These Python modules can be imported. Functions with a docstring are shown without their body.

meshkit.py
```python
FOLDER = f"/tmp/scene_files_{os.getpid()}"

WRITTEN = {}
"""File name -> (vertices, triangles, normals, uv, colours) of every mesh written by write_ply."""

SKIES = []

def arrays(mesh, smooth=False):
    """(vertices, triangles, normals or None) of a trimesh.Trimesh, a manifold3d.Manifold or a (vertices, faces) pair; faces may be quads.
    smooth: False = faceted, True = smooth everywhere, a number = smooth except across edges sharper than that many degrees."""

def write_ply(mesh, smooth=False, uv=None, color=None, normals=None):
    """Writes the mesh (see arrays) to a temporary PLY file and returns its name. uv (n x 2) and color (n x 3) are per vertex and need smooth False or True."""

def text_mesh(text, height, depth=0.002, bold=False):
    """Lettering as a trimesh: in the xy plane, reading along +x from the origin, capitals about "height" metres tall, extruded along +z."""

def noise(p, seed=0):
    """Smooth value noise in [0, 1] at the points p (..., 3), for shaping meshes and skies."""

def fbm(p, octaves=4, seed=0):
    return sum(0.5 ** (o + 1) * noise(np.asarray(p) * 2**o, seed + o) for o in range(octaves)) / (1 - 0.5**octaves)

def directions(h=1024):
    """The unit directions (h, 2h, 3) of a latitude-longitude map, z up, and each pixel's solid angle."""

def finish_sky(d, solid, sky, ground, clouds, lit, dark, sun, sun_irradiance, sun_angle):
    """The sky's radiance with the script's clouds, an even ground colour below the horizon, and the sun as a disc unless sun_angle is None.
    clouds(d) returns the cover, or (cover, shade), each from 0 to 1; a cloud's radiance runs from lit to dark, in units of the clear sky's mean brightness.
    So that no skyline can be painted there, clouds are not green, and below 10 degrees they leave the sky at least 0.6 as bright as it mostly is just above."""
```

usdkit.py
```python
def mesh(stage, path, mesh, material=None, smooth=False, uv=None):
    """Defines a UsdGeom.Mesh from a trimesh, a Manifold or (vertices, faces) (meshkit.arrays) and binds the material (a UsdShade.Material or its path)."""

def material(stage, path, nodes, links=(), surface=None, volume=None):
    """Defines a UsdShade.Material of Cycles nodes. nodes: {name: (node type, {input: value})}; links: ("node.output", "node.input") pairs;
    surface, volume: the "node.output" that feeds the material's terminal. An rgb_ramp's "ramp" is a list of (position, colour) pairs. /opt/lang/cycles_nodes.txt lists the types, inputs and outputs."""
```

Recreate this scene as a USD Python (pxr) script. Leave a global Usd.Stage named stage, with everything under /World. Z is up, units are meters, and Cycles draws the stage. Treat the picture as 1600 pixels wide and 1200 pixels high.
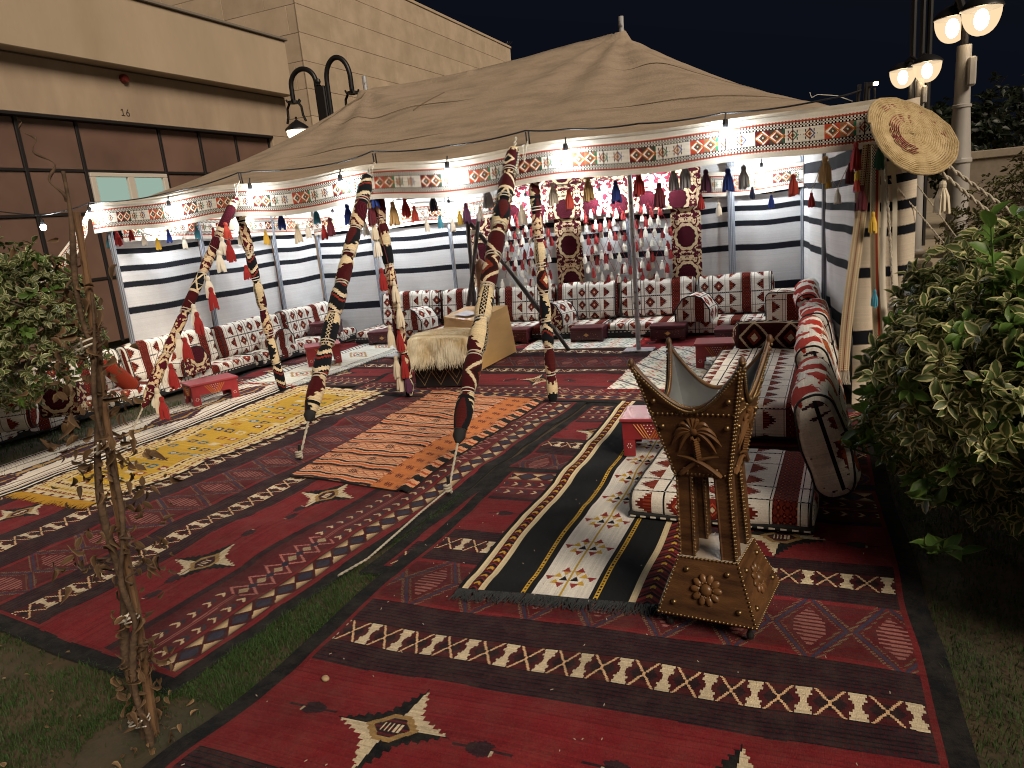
import math, random
import numpy as np
import usdkit, meshkit
from pxr import Usd, UsdGeom, UsdLux, UsdShade, Sdf, Gf, Vt

# ------------------------------------------------------------------ camera, sky, light
stage = Usd.Stage.CreateInMemory()
UsdGeom.SetStageUpAxis(stage, 'Z'); UsdGeom.SetStageMetersPerUnit(stage, 1.0)
UsdGeom.Xform.Define(stage, '/World'); UsdGeom.Scope.Define(stage, '/World/Looks')
F_PX, EYE = 1125.0, 1.6
CX = (0.924799, 0.368938, -0.092901)      # the camera's right
CY = (-0.000543, 0.245463, 0.969406)      # its up
CZ = (0.380455, -0.896455, 0.227204)      # its back
cam = UsdGeom.Camera.Define(stage, '/World/camera')
cam.AddTransformOp().Set(Gf.Matrix4d(*CX, 0, *CY, 0, *CZ, 0, 0, 0, EYE, 1))
cam.CreateHorizontalApertureAttr(36.0); cam.CreateFocalLengthAttr(36.0 * F_PX / 1600.0)
cam.CreateClippingRangeAttr((0.05, 2000.0)); cam.CreateExposureAttr(1.5)
SUN_EL, SUN_AZ = math.radians(38), math.radians(126)   # stands for unseen lamps behind the camera's right shoulder, lighting building and foreground
SKY_STRENGTH, SKY_EL = 0.15, math.radians(-5.0)
SUN_I = 0.31
BULB_L, INNER_L, STREET_L = 62.0, 320.0, 40.0
dome = UsdLux.DomeLight.Define(stage, '/World/sky')
dome.GetPrim().SetCustomDataByKey('kind', 'structure')
skym = usdkit.material(stage, '/World/Looks/night_sky', {
    's': ('sky_texture', {'sky_type': 'single_scattering', 'sun_disc': False, 'sun_elevation': SKY_EL, 'sun_rotation': SUN_AZ, 'altitude': 100.0}),
    'g': ('mix', {'mix_type': 'add', 'fac': 1.0, 'color2': (.0068, .0100, .0195)}),      # the faint even glow of a city night
    'b': ('background_shader', {'strength': SKY_STRENGTH})}, [('s.color', 'g.color1'), ('g.color', 'b.color')], surface='b.background')
UsdShade.MaterialBindingAPI.Apply(dome.GetPrim()).Bind(skym)
sun = UsdLux.DistantLight.Define(stage, '/World/night_glow')
sun.CreateIntensityAttr(SUN_I); sun.CreateAngleAttr(25.0); sun.CreateNormalizeAttr(True); sun.CreateColorAttr(Gf.Vec3f(1.0, 0.84, 0.655))
sd = np.array([math.sin(SUN_AZ) * math.cos(SUN_EL), math.cos(SUN_AZ) * math.cos(SUN_EL), math.sin(SUN_EL)])
zz = sd; xx = np.cross([0, 0, 1.0], zz); xx /= np.linalg.norm(xx); yy = np.cross(zz, xx)
sun.AddTransformOp().Set(Gf.Matrix4d(*xx, 0, *yy, 0, *zz, 0, 0, 0, 0, 1))

# ------------------------------------------------------------------ helpers
rng = np.random.default_rng(7); random.seed(7)
V = lambda *a: np.array(a, float)
_count = {}
def path_for(parent, name):
    k = (parent, name); n = _count.get(k, 0); _count[k] = n + 1
    return f'{parent}/{name}' if n == 0 else f'{parent}/{name}_{n:03d}'
def tag(p, label=None, cat=None, group=None, kind=None):
    p = p.GetPrim() if hasattr(p, 'GetPrim') else p
    for k, v in (('label', label), ('category', cat), ('group', group), ('kind', kind)):
        if v: p.SetCustomDataByKey(k, v)
    return p
def thing(name, label, cat, loc=(0, 0, 0), rz=0, group=None, kind=None):
    x = UsdGeom.Xform.Define(stage, path_for('/World', name))
    x.AddTranslateOp().Set(Gf.Vec3d(*map(float, loc)))
    if rz: x.AddRotateZOp().Set(float(rz))
    tag(x, label, cat, group, kind); return str(x.GetPath())
def copy(src, label, loc, rz=0, group=None, cat=None):
    p = stage.GetPrimAtPath(src); was = p.GetCustomData()
    r = thing(src.split('/')[-1], label, cat or was['category'], loc, rz, group or was.get('group'))
    q = stage.GetPrimAtPath(r); q.GetReferences().AddInternalReference(src); q.SetInstanceable(True)
    return r
class MB:
    """Collects pieces (vertices, faces, uv) into one mesh."""
    def __init__(s): s.v, s.f, s.t, s.n = [], [], [], 0
    def add(s, v, f, uv=None):
        v = np.asarray(v, float); f = np.asarray(f, int)
        if f.shape[1] == 4: f = np.vstack([f[:, [0, 1, 2]], f[:, [0, 2, 3]]])
        s.v.append(v); s.f.append(f + s.n); s.t.append(np.zeros((len(v), 2)) if uv is None else np.asarray(uv, float)); s.n += len(v); return s
    def box(s, lo, hi, b=0.0, M=None):
        lo, hi = np.array(lo, float), np.array(hi, float); c, h = (lo + hi) / 2, (hi - lo) / 2
        b = min(b, h.min() * .9)
        vs, fs, uvs = [], [], []; n = 0
        if b <= 0:
            for ax in range(3):
                for sg in (-1, 1):
                    a, d = (ax + 1) % 3, (ax + 2) % 3
                    q = []
                    for (i, j) in ((-1, -1), (1, -1), (1, 1), (-1, 1)):
                        p = np.zeros(3); p[ax] = sg * h[ax]; p[a] = i * h[a]; p[d] = j * h[d]; q.append(p)
                    if sg < 0: q = q[::-1]
                    vs += q; uvs += [(p[a], p[d]) if ax != 1 else (p[d], p[a]) for p in q]; fs.append([n, n + 1, n + 2, n + 3]); n += 4
            v = np.array(vs) + c
        else:
            idx = {}
            for sx in (-1, 1):
                for sy in (-1, 1):
                    for sz in (-1, 1):
                        for k in range(3):
                            p = np.array([sx, sy, sz]) * (h - b); p[k] += (sx, sy, sz)[k] * b
                            idx[(sx, sy, sz, k)] = n; vs.append(p); uvs.append(p[[(k + 1) % 3, (k + 2) % 3]] if k != 1 else p[[0, 2]]); n += 1
            for k in range(3):
                a, d = (k + 1) % 3, (k + 2) % 3
                for sg in (-1, 1):
                    q = []
                    for (i, j) in ((-1, -1), (1, -1), (1, 1), (-1, 1)):
                        t = [0, 0, 0]; t[k] = sg; t[a] = i; t[d] = j; q.append(idx[(*t, k)])
                    fs.append(q if sg > 0 else q[::-1])
                for i in (-1, 1):
                    for j in (-1, 1):
                        t0 = [0, 0, 0]; t1 = [0, 0, 0]; t0[k] = -1; t1[k] = 1; t0[a] = t1[a] = i; t0[d] = t1[d] = j
                        q = [idx[(*t0, a)], idx[(*t1, a)], idx[(*t1, d)], idx[(*t0, d)]]
                        fs.append(q[::-1] if i * j > 0 else q)
            for sx in (-1, 1):
                for sy in (-1, 1):
                    for sz in (-1, 1):
                        q = [idx[(sx, sy, sz, k)] for k in range(3)]
                        if sx * sy * sz < 0: q = q[::-1]
                        fs.append([*q, q[2]])
            v = np.array(vs) + c
        if M is not None: v = v @ np.asarray(M)[:3, :3].T + np.asarray(M)[:3, 3]
        return s.add(v, fs, uvs)
    def tube(s, pts, r, sides=8, caps=True, usc=1.0):
        p = np.asarray(pts, float); r = np.broadcast_to(np.asarray(r, float), (len(p),))
        t = np.gradient(p, axis=0); t /= np.linalg.norm(t, axis=1, keepdims=True) + 1e-12
        up = V(0, 0, 1) if abs(t[0, 2]) < .9 else V(1, 0, 0)
        a = np.cross(t[0], up); a /= np.linalg.norm(a); A = [a]
        for i in range(1, len(p)):
            a = A[-1] - t[i] * (A[-1] @ t[i]); a /= np.linalg.norm(a) + 1e-12; A.append(a)
        A = np.array(A); B = np.cross(t, A)
        ang = np.linspace(0, 2 * np.pi, sides + 1)
        v = p[:, None] + r[:, None, None] * (np.cos(ang)[None, :, None] * A[:, None] + np.sin(ang)[None, :, None] * B[:, None])
        L = np.concatenate([[0], np.cumsum(np.linalg.norm(np.diff(p, axis=0), axis=1))])
        rm = r.mean()
        uv = np.stack(np.broadcast_arrays((ang * rm * usc)[None, :], L[:, None]), -1)
        n, m = len(p), sides + 1
        i, j = np.meshgrid(np.arange(n - 1), np.arange(sides), indexing='ij')
        q = np.stack([i * m + j, i * m + j + 1, (i + 1) * m + j + 1, (i + 1) * m + j], -1).reshape(-1, 4)
        s.add(v.reshape(-1, 3), q, uv.reshape(-1, 2))
        if caps:
            for e, fl in ((0, True), (n - 1, False)):
                ring = v[e][:-1]; vv = np.vstack([ring, p[e]]); k = sides
                f = np.array([[x, (x + 1) % k, k] for x in range(k)]); f = f[:, ::-1] if fl else f
                s.add(vv, f, np.zeros((k + 1, 2)))
        return s
    def lathe(s, prof, sides=20, M=None):
        prof = np.asarray(prof, float); ang = np.linspace(0, 2 * np.pi, sides + 1)
        v = np.stack([prof[:, 0][:, None] * np.cos(ang), prof[:, 0][:, None] * np.sin(ang), np.broadcast_to(prof[:, 1][:, None], (len(prof), sides + 1))], -1)
        L = np.concatenate([[0], np.cumsum(np.linalg.norm(np.diff(prof, axis=0), axis=1))])
        uv = np.stack(np.broadcast_arrays(ang[None] * prof[:, 0].max(), L[:, None]), -1)
        n, m = len(prof), sides + 1
        i, j = np.meshgrid(np.arange(n - 1), np.arange(sides), indexing='ij')
        q = np.stack([i * m + j, i * m + j + 1, (i + 1) * m + j + 1, (i + 1) * m + j], -1).reshape(-1, 4)
        v = v.reshape(-1, 3)
        if M is not None: v = v @ np.asarray(M)[:3, :3].T + np.asarray(M)[:3, 3]
        return s.add(v, q, uv.reshape(-1, 2))
    def grid(s, P, UV, flip=False):
        n, m = P.shape[:2]
        i, j = np.meshgrid(np.arange(n - 1), np.arange(m - 1), indexing='ij')
        q = np.stack([i * m + j, i * m + j + 1, (i + 1) * m + j + 1, (i + 1) * m + j], -1).reshape(-1, 4)
        if flip: q = q[:, ::-1]
        return s.add(P.reshape(-1, 3), q, UV.reshape(-1, 2))
    def arr(s):
        return np.vstack(s.v), np.vstack(s.f), np.vstack(s.t)
    def xf(s, M):
        M = np.asarray(M); s.v = [v @ M[:3, :3].T + M[:3, 3] for v in s.v]; return s
    def build(s, name, m, parent='/World', smooth=False, label=None, cat=None, group=None, kind=None):
        v, f, t = s.arr(); p = path_for(parent, name)
        us = np.unique(f)
        if len(us) < len(v): re_ = np.zeros(len(v), int); re_[us] = np.arange(len(us)); v, f, t = v[us], re_[f], t[us]
        _, _, n = meshkit.arrays((v, f), bool(smooth)) if smooth is True else (0, 0, None)
        if smooth and smooth is not True:     # split by angle, carrying uv
            v, f, t, n = split_smooth(v, f, t, smooth)
        g = UsdGeom.Mesh.Define(stage, p)
        g.CreatePointsAttr(Vt.Vec3fArray.FromNumpy(v.astype(np.float32)))
        g.CreateFaceVertexCountsAttr(Vt.IntArray.FromNumpy(np.full(len(f), 3, np.int32)))
        g.CreateFaceVertexIndicesAttr(Vt.IntArray.FromNumpy(f.astype(np.int32).ravel()))
        if n is not None:
            g.CreateNormalsAttr(Vt.Vec3fArray.FromNumpy(n.astype(np.float32))); g.SetNormalsInterpolation('vertex')
        UsdGeom.PrimvarsAPI(g).CreatePrimvar('st', Sdf.ValueTypeNames.TexCoord2fArray, 'vertex').Set(Vt.Vec2fArray.FromNumpy(t.astype(np.float32)))
        if m is not None: UsdShade.MaterialBindingAPI.Apply(g.GetPrim()).Bind(m)
        tag(g, label, cat, group, kind); return p
def split_smooth(v, f, t, ang):
    fn = np.cross(v[f[:, 1]] - v[f[:, 0]], v[f[:, 2]] - v[f[:, 0]]); ar = np.linalg.norm(fn, axis=1, keepdims=True); un = fn / np.maximum(ar, 1e-15)
    key = np.round(v * 20000).astype(np.int64); _, wid = np.unique(key, axis=0, return_inverse=True); wid = wid.ravel()
    c = math.cos(math.radians(ang)); corners = wid[f].ravel(); order = np.argsort(corners, kind='stable')
    cs = corners[order]; starts = np.flatnonzero(np.r_[True, cs[1:] != cs[:-1]]); ends = np.r_[starts[1:], len(cs)]
    N = np.zeros((len(f) * 3, 3)); face = np.arange(len(f) * 3) // 3
    for a, b in zip(starts, ends):
        ids = order[a:b]; fs = face[ids]; U = un[fs]; W = (U @ U.T) > c
        N[ids] = W @ fn[fs]
    N /= np.maximum(np.linalg.norm(N, axis=1, keepdims=True), 1e-15)
    return v[f].reshape(-1, 3), np.arange(len(f) * 3).reshape(-1, 3), t[f].reshape(-1, 2), N
def T(loc=(0, 0, 0), rx=0, ry=0, rz=0, s=1):
    a, b, c = np.radians([rx, ry, rz]); M = np.eye(4)
    Rx = V(1, 0, 0, 0, np.cos(a), -np.sin(a), 0, np.sin(a), np.cos(a)).reshape(3, 3)
    Ry = V(np.cos(b), 0, np.sin(b), 0, 1, 0, -np.sin(b), 0, np.cos(b)).reshape(3, 3)
    Rz = V(np.cos(c), -np.sin(c), 0, np.sin(c), np.cos(c), 0, 0, 0, 1).reshape(3, 3)
    M[:3, :3] = Rz @ Ry @ Rx * s; M[:3, 3] = loc; return M
def frame(o, x, y, z):
    M = np.eye(4); M[:3, 0], M[:3, 1], M[:3, 2], M[:3, 3] = x, y, z, o; return M
def unit(a): a = np.asarray(a, float); return a / np.linalg.norm(a)
def fbm1(x, y, s=0, o=3): return meshkit.fbm(np.stack(np.broadcast_arrays(x, y, 0.37 * s + 0.1), -1), o, s)
def und(x, y):
    """How the ground under the rugs rolls."""
    x, y = np.asarray(x, float), np.asarray(y, float)
    wrk = .075 * np.clip(fbm1(x * 1.0 + y * .6, y * 3.6 - x * .5, 91, 2) - .47, 0, 1)      # wrinkles shared by all the layers
    return wrk + .030 * (fbm1(np.asarray(x) * .9, np.asarray(y) * .9, 3, 2) - .5) + .012 * (fbm1(np.asarray(x) * 3.1, np.asarray(y) * 3.1, 5, 2) - .5)
MATS = {}
def plain(name, col, rough=.6, metal=0.0, var=.0, vs=8.0, bump=0.0, bs=60.0, spec=.5, col2=None, lo=.35, hi=.65, detail=4.0, extra=None, sheen=0.0, rnd=0.0, stretch=None):
    if name in MATS: return MATS[name]
    n = {'p': ('principled_bsdf', {'base_color': col, 'roughness': rough, 'metallic': metal, 'specular_ior_level': spec, 'sheen_weight': sheen, **(extra or {})}), 'tc': ('texture_coordinate', {}),
         'mp': ('mapping', {'scale': stretch or (1, 1, 1)})}
    l = [('tc.object', 'mp.vector')]
    if var or col2 or rnd:
        c2 = col2 or tuple(c * (1 - var) for c in col)
        n['nz'] = ('noise_texture', {'scale': vs, 'detail': detail, 'roughness': .6}); n['rp'] = ('rgb_ramp', {'ramp': [(0, c2), (lo, c2), (hi, col), (1, col)]})
        l += [('mp.vector', 'nz.vector'), ('nz.fac', 'rp.fac')]
        if rnd:
            n['oi'] = ('object_info', {}); n['mr'] = ('map_range', {'from_min': 0.0, 'from_max': 1.0, 'to_min': 1 - rnd, 'to_max': 1 + rnd}); n['hs'] = ('hsv', {})
            l += [('oi.random', 'mr.value'), ('mr.result', 'hs.value'), ('rp.color', 'hs.color'), ('hs.color', 'p.base_color')]
        else: l += [('rp.color', 'p.base_color')]
    if bump:
        n['bn'] = ('noise_texture', {'scale': bs, 'detail': 5.0}); n['bp'] = ('bump', {'strength': bump, 'distance': .01})
        l += [('mp.vector', 'bn.vector'), ('bn.fac', 'bp.height'), ('bp.normal', 'p.normal')]
    MATS[name] = usdkit.material(stage, '/World/Looks/' + name, n, l, surface='p.BSDF'); return MATS[name]
def emit(name, col, strength):
    if name not in MATS:
        MATS[name] = usdkit.material(stage, '/World/Looks/' + name, {'e': ('emission', {'color': col, 'strength': strength})}, [], surface='e.emission')
    return MATS[name]
def fabric(name, A, size, rough=.92, var=.16, bump=.35, sheen=.03, thread=(260.0, 90.0), vs=2.2, dust=0.0):
    """A woven cloth: A (rows, columns, 3) is the weave chart, a look-up table of yarn colours; size its repeat in metres along u and v."""
    if name in MATS: return MATS[name]
    h, w = A.shape[:2]; N = h * w
    n = {'uv': ('attribute', {'attribute': 'st'}), 'sp': ('separate_xyz', {}),
         'mx': ('math', {'math_type': 'multiply', 'value2': w / size[0]}), 'fx': ('math', {'math_type': 'floor'}), 'wx': ('math', {'math_type': 'floored_modulo', 'value2': float(w)}),
         'my': ('math', {'math_type': 'multiply', 'value2': h / size[1]}), 'fy': ('math', {'math_type': 'floor'}), 'wy': ('math', {'math_type': 'floored_modulo', 'value2': float(h)}),
         'id': ('math', {'math_type': 'multiply_add', 'value2': float(w)}), 'hf': ('math', {'math_type': 'add', 'value2': .5}), 'nm': ('math', {'math_type': 'multiply', 'value2': 1.0 / (N - 1)}),
         'rp': ('rgb_ramp', {'interpolate': False}), 'tc': ('texture_coordinate', {}), 'nz': ('noise_texture', {'scale': vs, 'detail': 5.0, 'roughness': .65}),
         'mr': ('map_range', {'from_min': .3, 'from_max': .7, 'to_min': 1 - var, 'to_max': 1 + var * .6}), 'hs': ('hsv', {}),
         'tm': ('mapping', {'scale': (thread[0], thread[1], 1.0)}), 'tn': ('noise_texture', {'scale': 1.0, 'detail': 2.0}), 'bp': ('bump', {'strength': bump, 'distance': .004}),
         'p': ('principled_bsdf', {'roughness': rough, 'specular_ior_level': .03, 'sheen_weight': sheen, 'sheen_roughness': .6})}
    l = [('uv.vector', 'sp.vector'), ('sp.x', 'mx.value1'), ('mx.value', 'fx.value1'), ('fx.value', 'wx.value1'), ('sp.y', 'my.value1'), ('my.value', 'fy.value1'), ('fy.value', 'wy.value1'),
         ('wy.value', 'id.value1'), ('wx.value', 'id.value3'), ('id.value', 'hf.value1'), ('hf.value', 'nm.value1'), ('nm.value', 'rp.fac'), ('tc.object', 'nz.vector'), ('nz.fac', 'mr.value'), ('mr.result', 'hs.value'),
         ('rp.color', 'hs.color'), ('hs.color', 'p.base_color'), ('uv.vector', 'tm.vector'), ('tm.vector', 'tn.vector'), ('tn.fac', 'bp.height'), ('bp.normal', 'p.normal')]
    if dust:                                                        # trodden-in dust and fading, in clouds and specks
        n['dn'] = ('noise_texture', {'scale': 11.0, 'detail': 10.0, 'roughness': .80}); n['dr'] = ('map_range', {'from_min': .44, 'from_max': .72, 'to_min': 0.0, 'to_max': dust, 'clamp': True}); n['dm'] = ('mix', {'color2': (.20, .155, .115)})
        l = [x for x in l if x != ('hs.color', 'p.base_color')] + [('tc.object', 'dn.vector'), ('dn.fac', 'dr.value'), ('dr.result', 'dm.fac'), ('hs.color', 'dm.color1'), ('dm.color', 'p.base_color')]
    m = MATS[name] = usdkit.material(stage, '/World/Looks/' + name, n, l, surface='p.BSDF')
    s = UsdShade.Shader.Get(stage, f'/World/Looks/{name}/rp')
    s.CreateInput('ramp', Sdf.ValueTypeNames.Float3Array).Set(Vt.Vec3fArray.FromNumpy(np.ascontiguousarray(A.reshape(-1, 3), dtype=np.float32)))
    s.CreateInput('ramp_alpha', Sdf.ValueTypeNames.FloatArray).Set(Vt.FloatArray.FromNumpy(np.ones(N, np.float32)))
    return m

# ------------------------------------------------------------------ weave charts (yarn colours, linear)
RED, RED2, MAROON, PURP, BLACK = V(.150, .012, .016), V(.24, .02, .022), V(.055, .008, .011), V(.024, .010, .015), V(.0055, .0062, .0080)
CREAM, TAN, WHITE, PINK, ORANGE = V(.62, .52, .36), V(.30, .19, .075), V(.72, .69, .64), V(.42, .16, .14), V(.55, .13, .02)
YEL, GREEN, BLUE, RUST = V(.52, .32, .035), V(.03, .22, .09), V(.025, .06, .20), V(.26, .045, .02)
class Chart:
    def __init__(s, w, h, res, base):
        s.w, s.h, s.res = w, h, res
        nx, ny = int(round(w / res)), int(round(h / res))
        s.x, s.y = np.meshgrid((np.arange(nx) + .5) * res, (np.arange(ny) + .5) * res)
        s.A = np.empty((ny, nx, 3)); s.A[:] = base
    def put(s, mask, col): s.A[mask] = col
    def yarn(s, amt=.18, seed=1, along=0):
        r = np.random.default_rng(seed); n = r.normal(0, 1, s.A.shape[:2])
        line = r.normal(0, 1, (s.A.shape[0], 1)) if along == 0 else r.normal(0, 1, (1, s.A.shape[1]))
        s.A *= np.clip(1 + amt * (.55 * n + .6 * line), .45, 1.7)[..., None]; return s.A
def q(a, st): return np.floor(a / st) * st + st / 2
def tri(a, p): a = np.abs((a / p) % 1.0 - .5) * 2; return a               # 1 at multiples of p, 0 midway
def near(a, p): return (a + p / 2) % p - p / 2                             # signed distance to the nearest multiple
def band_x(c, m, s, d, d0, d1, p=.15, alt=False):
    """cream crosses and toothed hour-glasses on maroon"""
    h = (d1 - d0) / 2; e = (d - (d0 + d1) / 2) / h
    c.put(m, MAROON * 1.15)
    a = near(s, p); b = np.abs(near(s + p / 2, p))
    ee = np.abs(q(e, .22))
    fill = m & (b > .030) & (b < .058) & (np.abs(e) < .75) & (np.abs(np.abs(a) - .022) < .016 * (1 - np.abs(e)) + .004)
    c.put(m & (np.abs(a) < .045 * (1 - np.abs(e)) + .004) & (np.abs(e) < .5), PURP * .8)
    tab = .80 * np.array([.034, .024, .033, .017, .013, .013, .017, .033, .024, .034])[np.clip(((e + 1) * 5).astype(int), 0, 9)]
    c.put(m & (b < tab), CREAM)
    X = np.minimum(np.abs(a - .040 * e * (np.abs(e) > .15)), np.abs(a + .040 * e * (np.abs(e) > .15)))
    c.put(m & (X < .0050) & (b > .028), CREAM * V(1.05, .82, .68))
def band_ribs(c, m, s, d, d0, d1):
    f = ((d - d0) / .021) % 1.0
    c.put(m, PURP * 1.15); c.put(m & (f < .22), BLACK); c.put(m & (f > .5) & (f < .8) & ((s / .010).astype(int) % 2 == 0), MAROON * .95)
def band_zig(c, m, s, d, d0, d1, p=.27):
    h = (d1 - d0) / 2; e = (d - (d0 + d1) / 2) / h
    c.put(m, RED * .62); c.put(m & (((d / .012).astype(int) % 2) == 0), MAROON * 1.3)
    a = near(s, p) / (p / 2); b = near(s + p / 2, p) / (p / 2)
    c.put(m & (np.abs(e) > .86), RED)
    dia = np.abs(a) * .99 + np.abs(e) * .84
    st = ((s + d) / .009).astype(int) % 2 == 0
    for lim, wd, col in ((1.04, .10, V(.15, .105, .065)), (.90, .11, V(.035, .03, .06)), (.76, .07, V(.12, .08, .05))):
        mm = m & (np.abs(dia - lim) < wd / 2)
        c.put(mm & (st if col[0] > .1 else True), col)
    mm = m & (dia < .58); c.put(mm, MAROON * 1.3); c.put(mm & (((d / .0125).astype(int) % 2) == 0) & (np.abs(a) < .42), PINK * .62)
def band_arrow(c, m, s, d, d0, d1, p=.085):
    h = (d1 - d0) / 2; e = (d - (d0 + d1) / 2) / h
    c.put(m, MAROON * 1.6); seg = ((s / .62).astype(int) % 3)
    A1 = seg != 1
    c.put(m & A1 & (np.abs(e) < .10), PINK * .7); c.put(m & A1 & (np.abs(e) < .03), RED * .5)
    a = (s + np.abs(np.abs(e) - .62) * h * 1.0) % p
    c.put(m & A1 & (a < .017) & (np.abs(np.abs(e) - .62) < .24), CREAM * V(.85, .78, .72)); c.put(m & A1 & (a > .028) & (a < .045) & (np.abs(np.abs(e) - .62) < .24), V(.03, .03, .045))
    z = np.abs(near(s, .11)) / .055; lz = np.abs(np.abs(e) - (1 - z) * .8)
    c.put(m & ~A1 & (lz < .10), PINK * .9); c.put(m & ~A1 & (z + np.abs(e) / .5 < .55), V(.32, .25, .16)); c.put(m & ~A1 & (np.abs(z - 1) + np.abs(e) / .5 < .5), V(.02, .02, .04))
def band_tri(c, m, s, d, d0, d1, p=.135):
    h = (d1 - d0) / 2; e = (d - (d0 + d1) / 2) / h
    c.put(m, V(.022, .016, .022))
    a = near(s, p) / (p / 2)
    c.put(m & (np.abs(np.abs(a) - np.abs(e)) < .24) , MAROON * 1.0)
    lit = m & (np.abs(e) > np.abs(a) + .10) & (np.abs(e) < .92)
    f = (np.clip((.95 - np.abs(e)) / .6, 0, 1) ** .8)[..., None]
    c.A[lit] = (CREAM * V(1, .9, .75) * f + V(.07, .025, .012) * (1 - f))[lit]
    c.put(m & (np.abs(a) > np.abs(e) + .3) & (np.abs(e) < .5), V(.03, .03, .055))
def motif(c, m, cs, cd, W=.185, H=.16):
    x, y = (c.S - cs), (c.D - cd); xx, yy = x + .10 * y, y                    # a little slanted, as woven
    X, Y = (yy + xx) / W, (yy - xx) / W
    sawx, sawy = (np.abs((X * W / .044) % 1 - .5) * 2), (np.abs((Y * W / .040) % 1 - .5) * 2)
    up = m & (np.abs(Y) >= np.abs(X)); sd_ = m & (np.abs(X) > np.abs(Y))
    c.put(up & (np.abs(Y) < .66 + .34 * np.abs(X) + .12 * sawx), CREAM * .92); c.put(sd_ & (np.abs(X) < .66 + .34 * np.abs(Y) + .14 * sawy), BLACK * 1.2)
    r = np.maximum(np.maximum(np.abs(X), np.abs(Y)), np.abs(X + Y) * .75)
    c.put(m & (r < .50 + .05 * sawx), TAN); c.put(m & (r < .36), PURP); c.put(m & (r < .36) & (((c.D / .011).astype(int) % 3) == 0), MAROON * 1.8)
    c.put(m & (np.abs(x) < .035) & (np.abs(y) < .02) & (((c.S / .008).astype(int) % 2) == 0), CREAM)
def sprig(c, m, cs, cd, sg):
    x, y = (c.S - cs) * sg, c.D - cd
    body = (np.abs(y) < .034 - .35 * np.abs(x)) & (np.abs(x) < .05); notch = (x > .02) & (np.abs(y) < (x - .02) * .9)
    c.put(m & body & ~notch, PURP * 1.3); c.put(m & (np.abs(y) < .003) & (np.abs(x) < .10), PURP * 1.2); c.put(m & body & (np.abs(x - .035) < .003) & (y > 0), CREAM * .7)
BANDS = [(.09, .20, 'tri'), (.20, .215, 'red'), (.215, .40, 'arrow'), (.40, .45, 'mar'), (.45, .49, 'line'), (.49, .90, 'red!'), (.90, 1.0, 'ribs'), (1.0, 1.12, 'x'), (1.12, 1.24, 'ribs'), (1.24, 1.64, 'zig'), (1.64, 1.815, 'ribs'), (1.815, 1.955, 'x'), (1.955, 2.09, 'ribs'), (2.09, 2.60, 'red!'), (2.60, 2.72, 'ribs'), (2.72, 2.85, 'x'), (2.85, 2.97, 'ribs'), (2.97, 3.33, 'zig'), (3.33, 3.45, 'ribs'), (3.45, 3.58, 'x'), (3.58, 3.7, 'ribs'), (3.7, 4.2, 'red!')]
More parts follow.
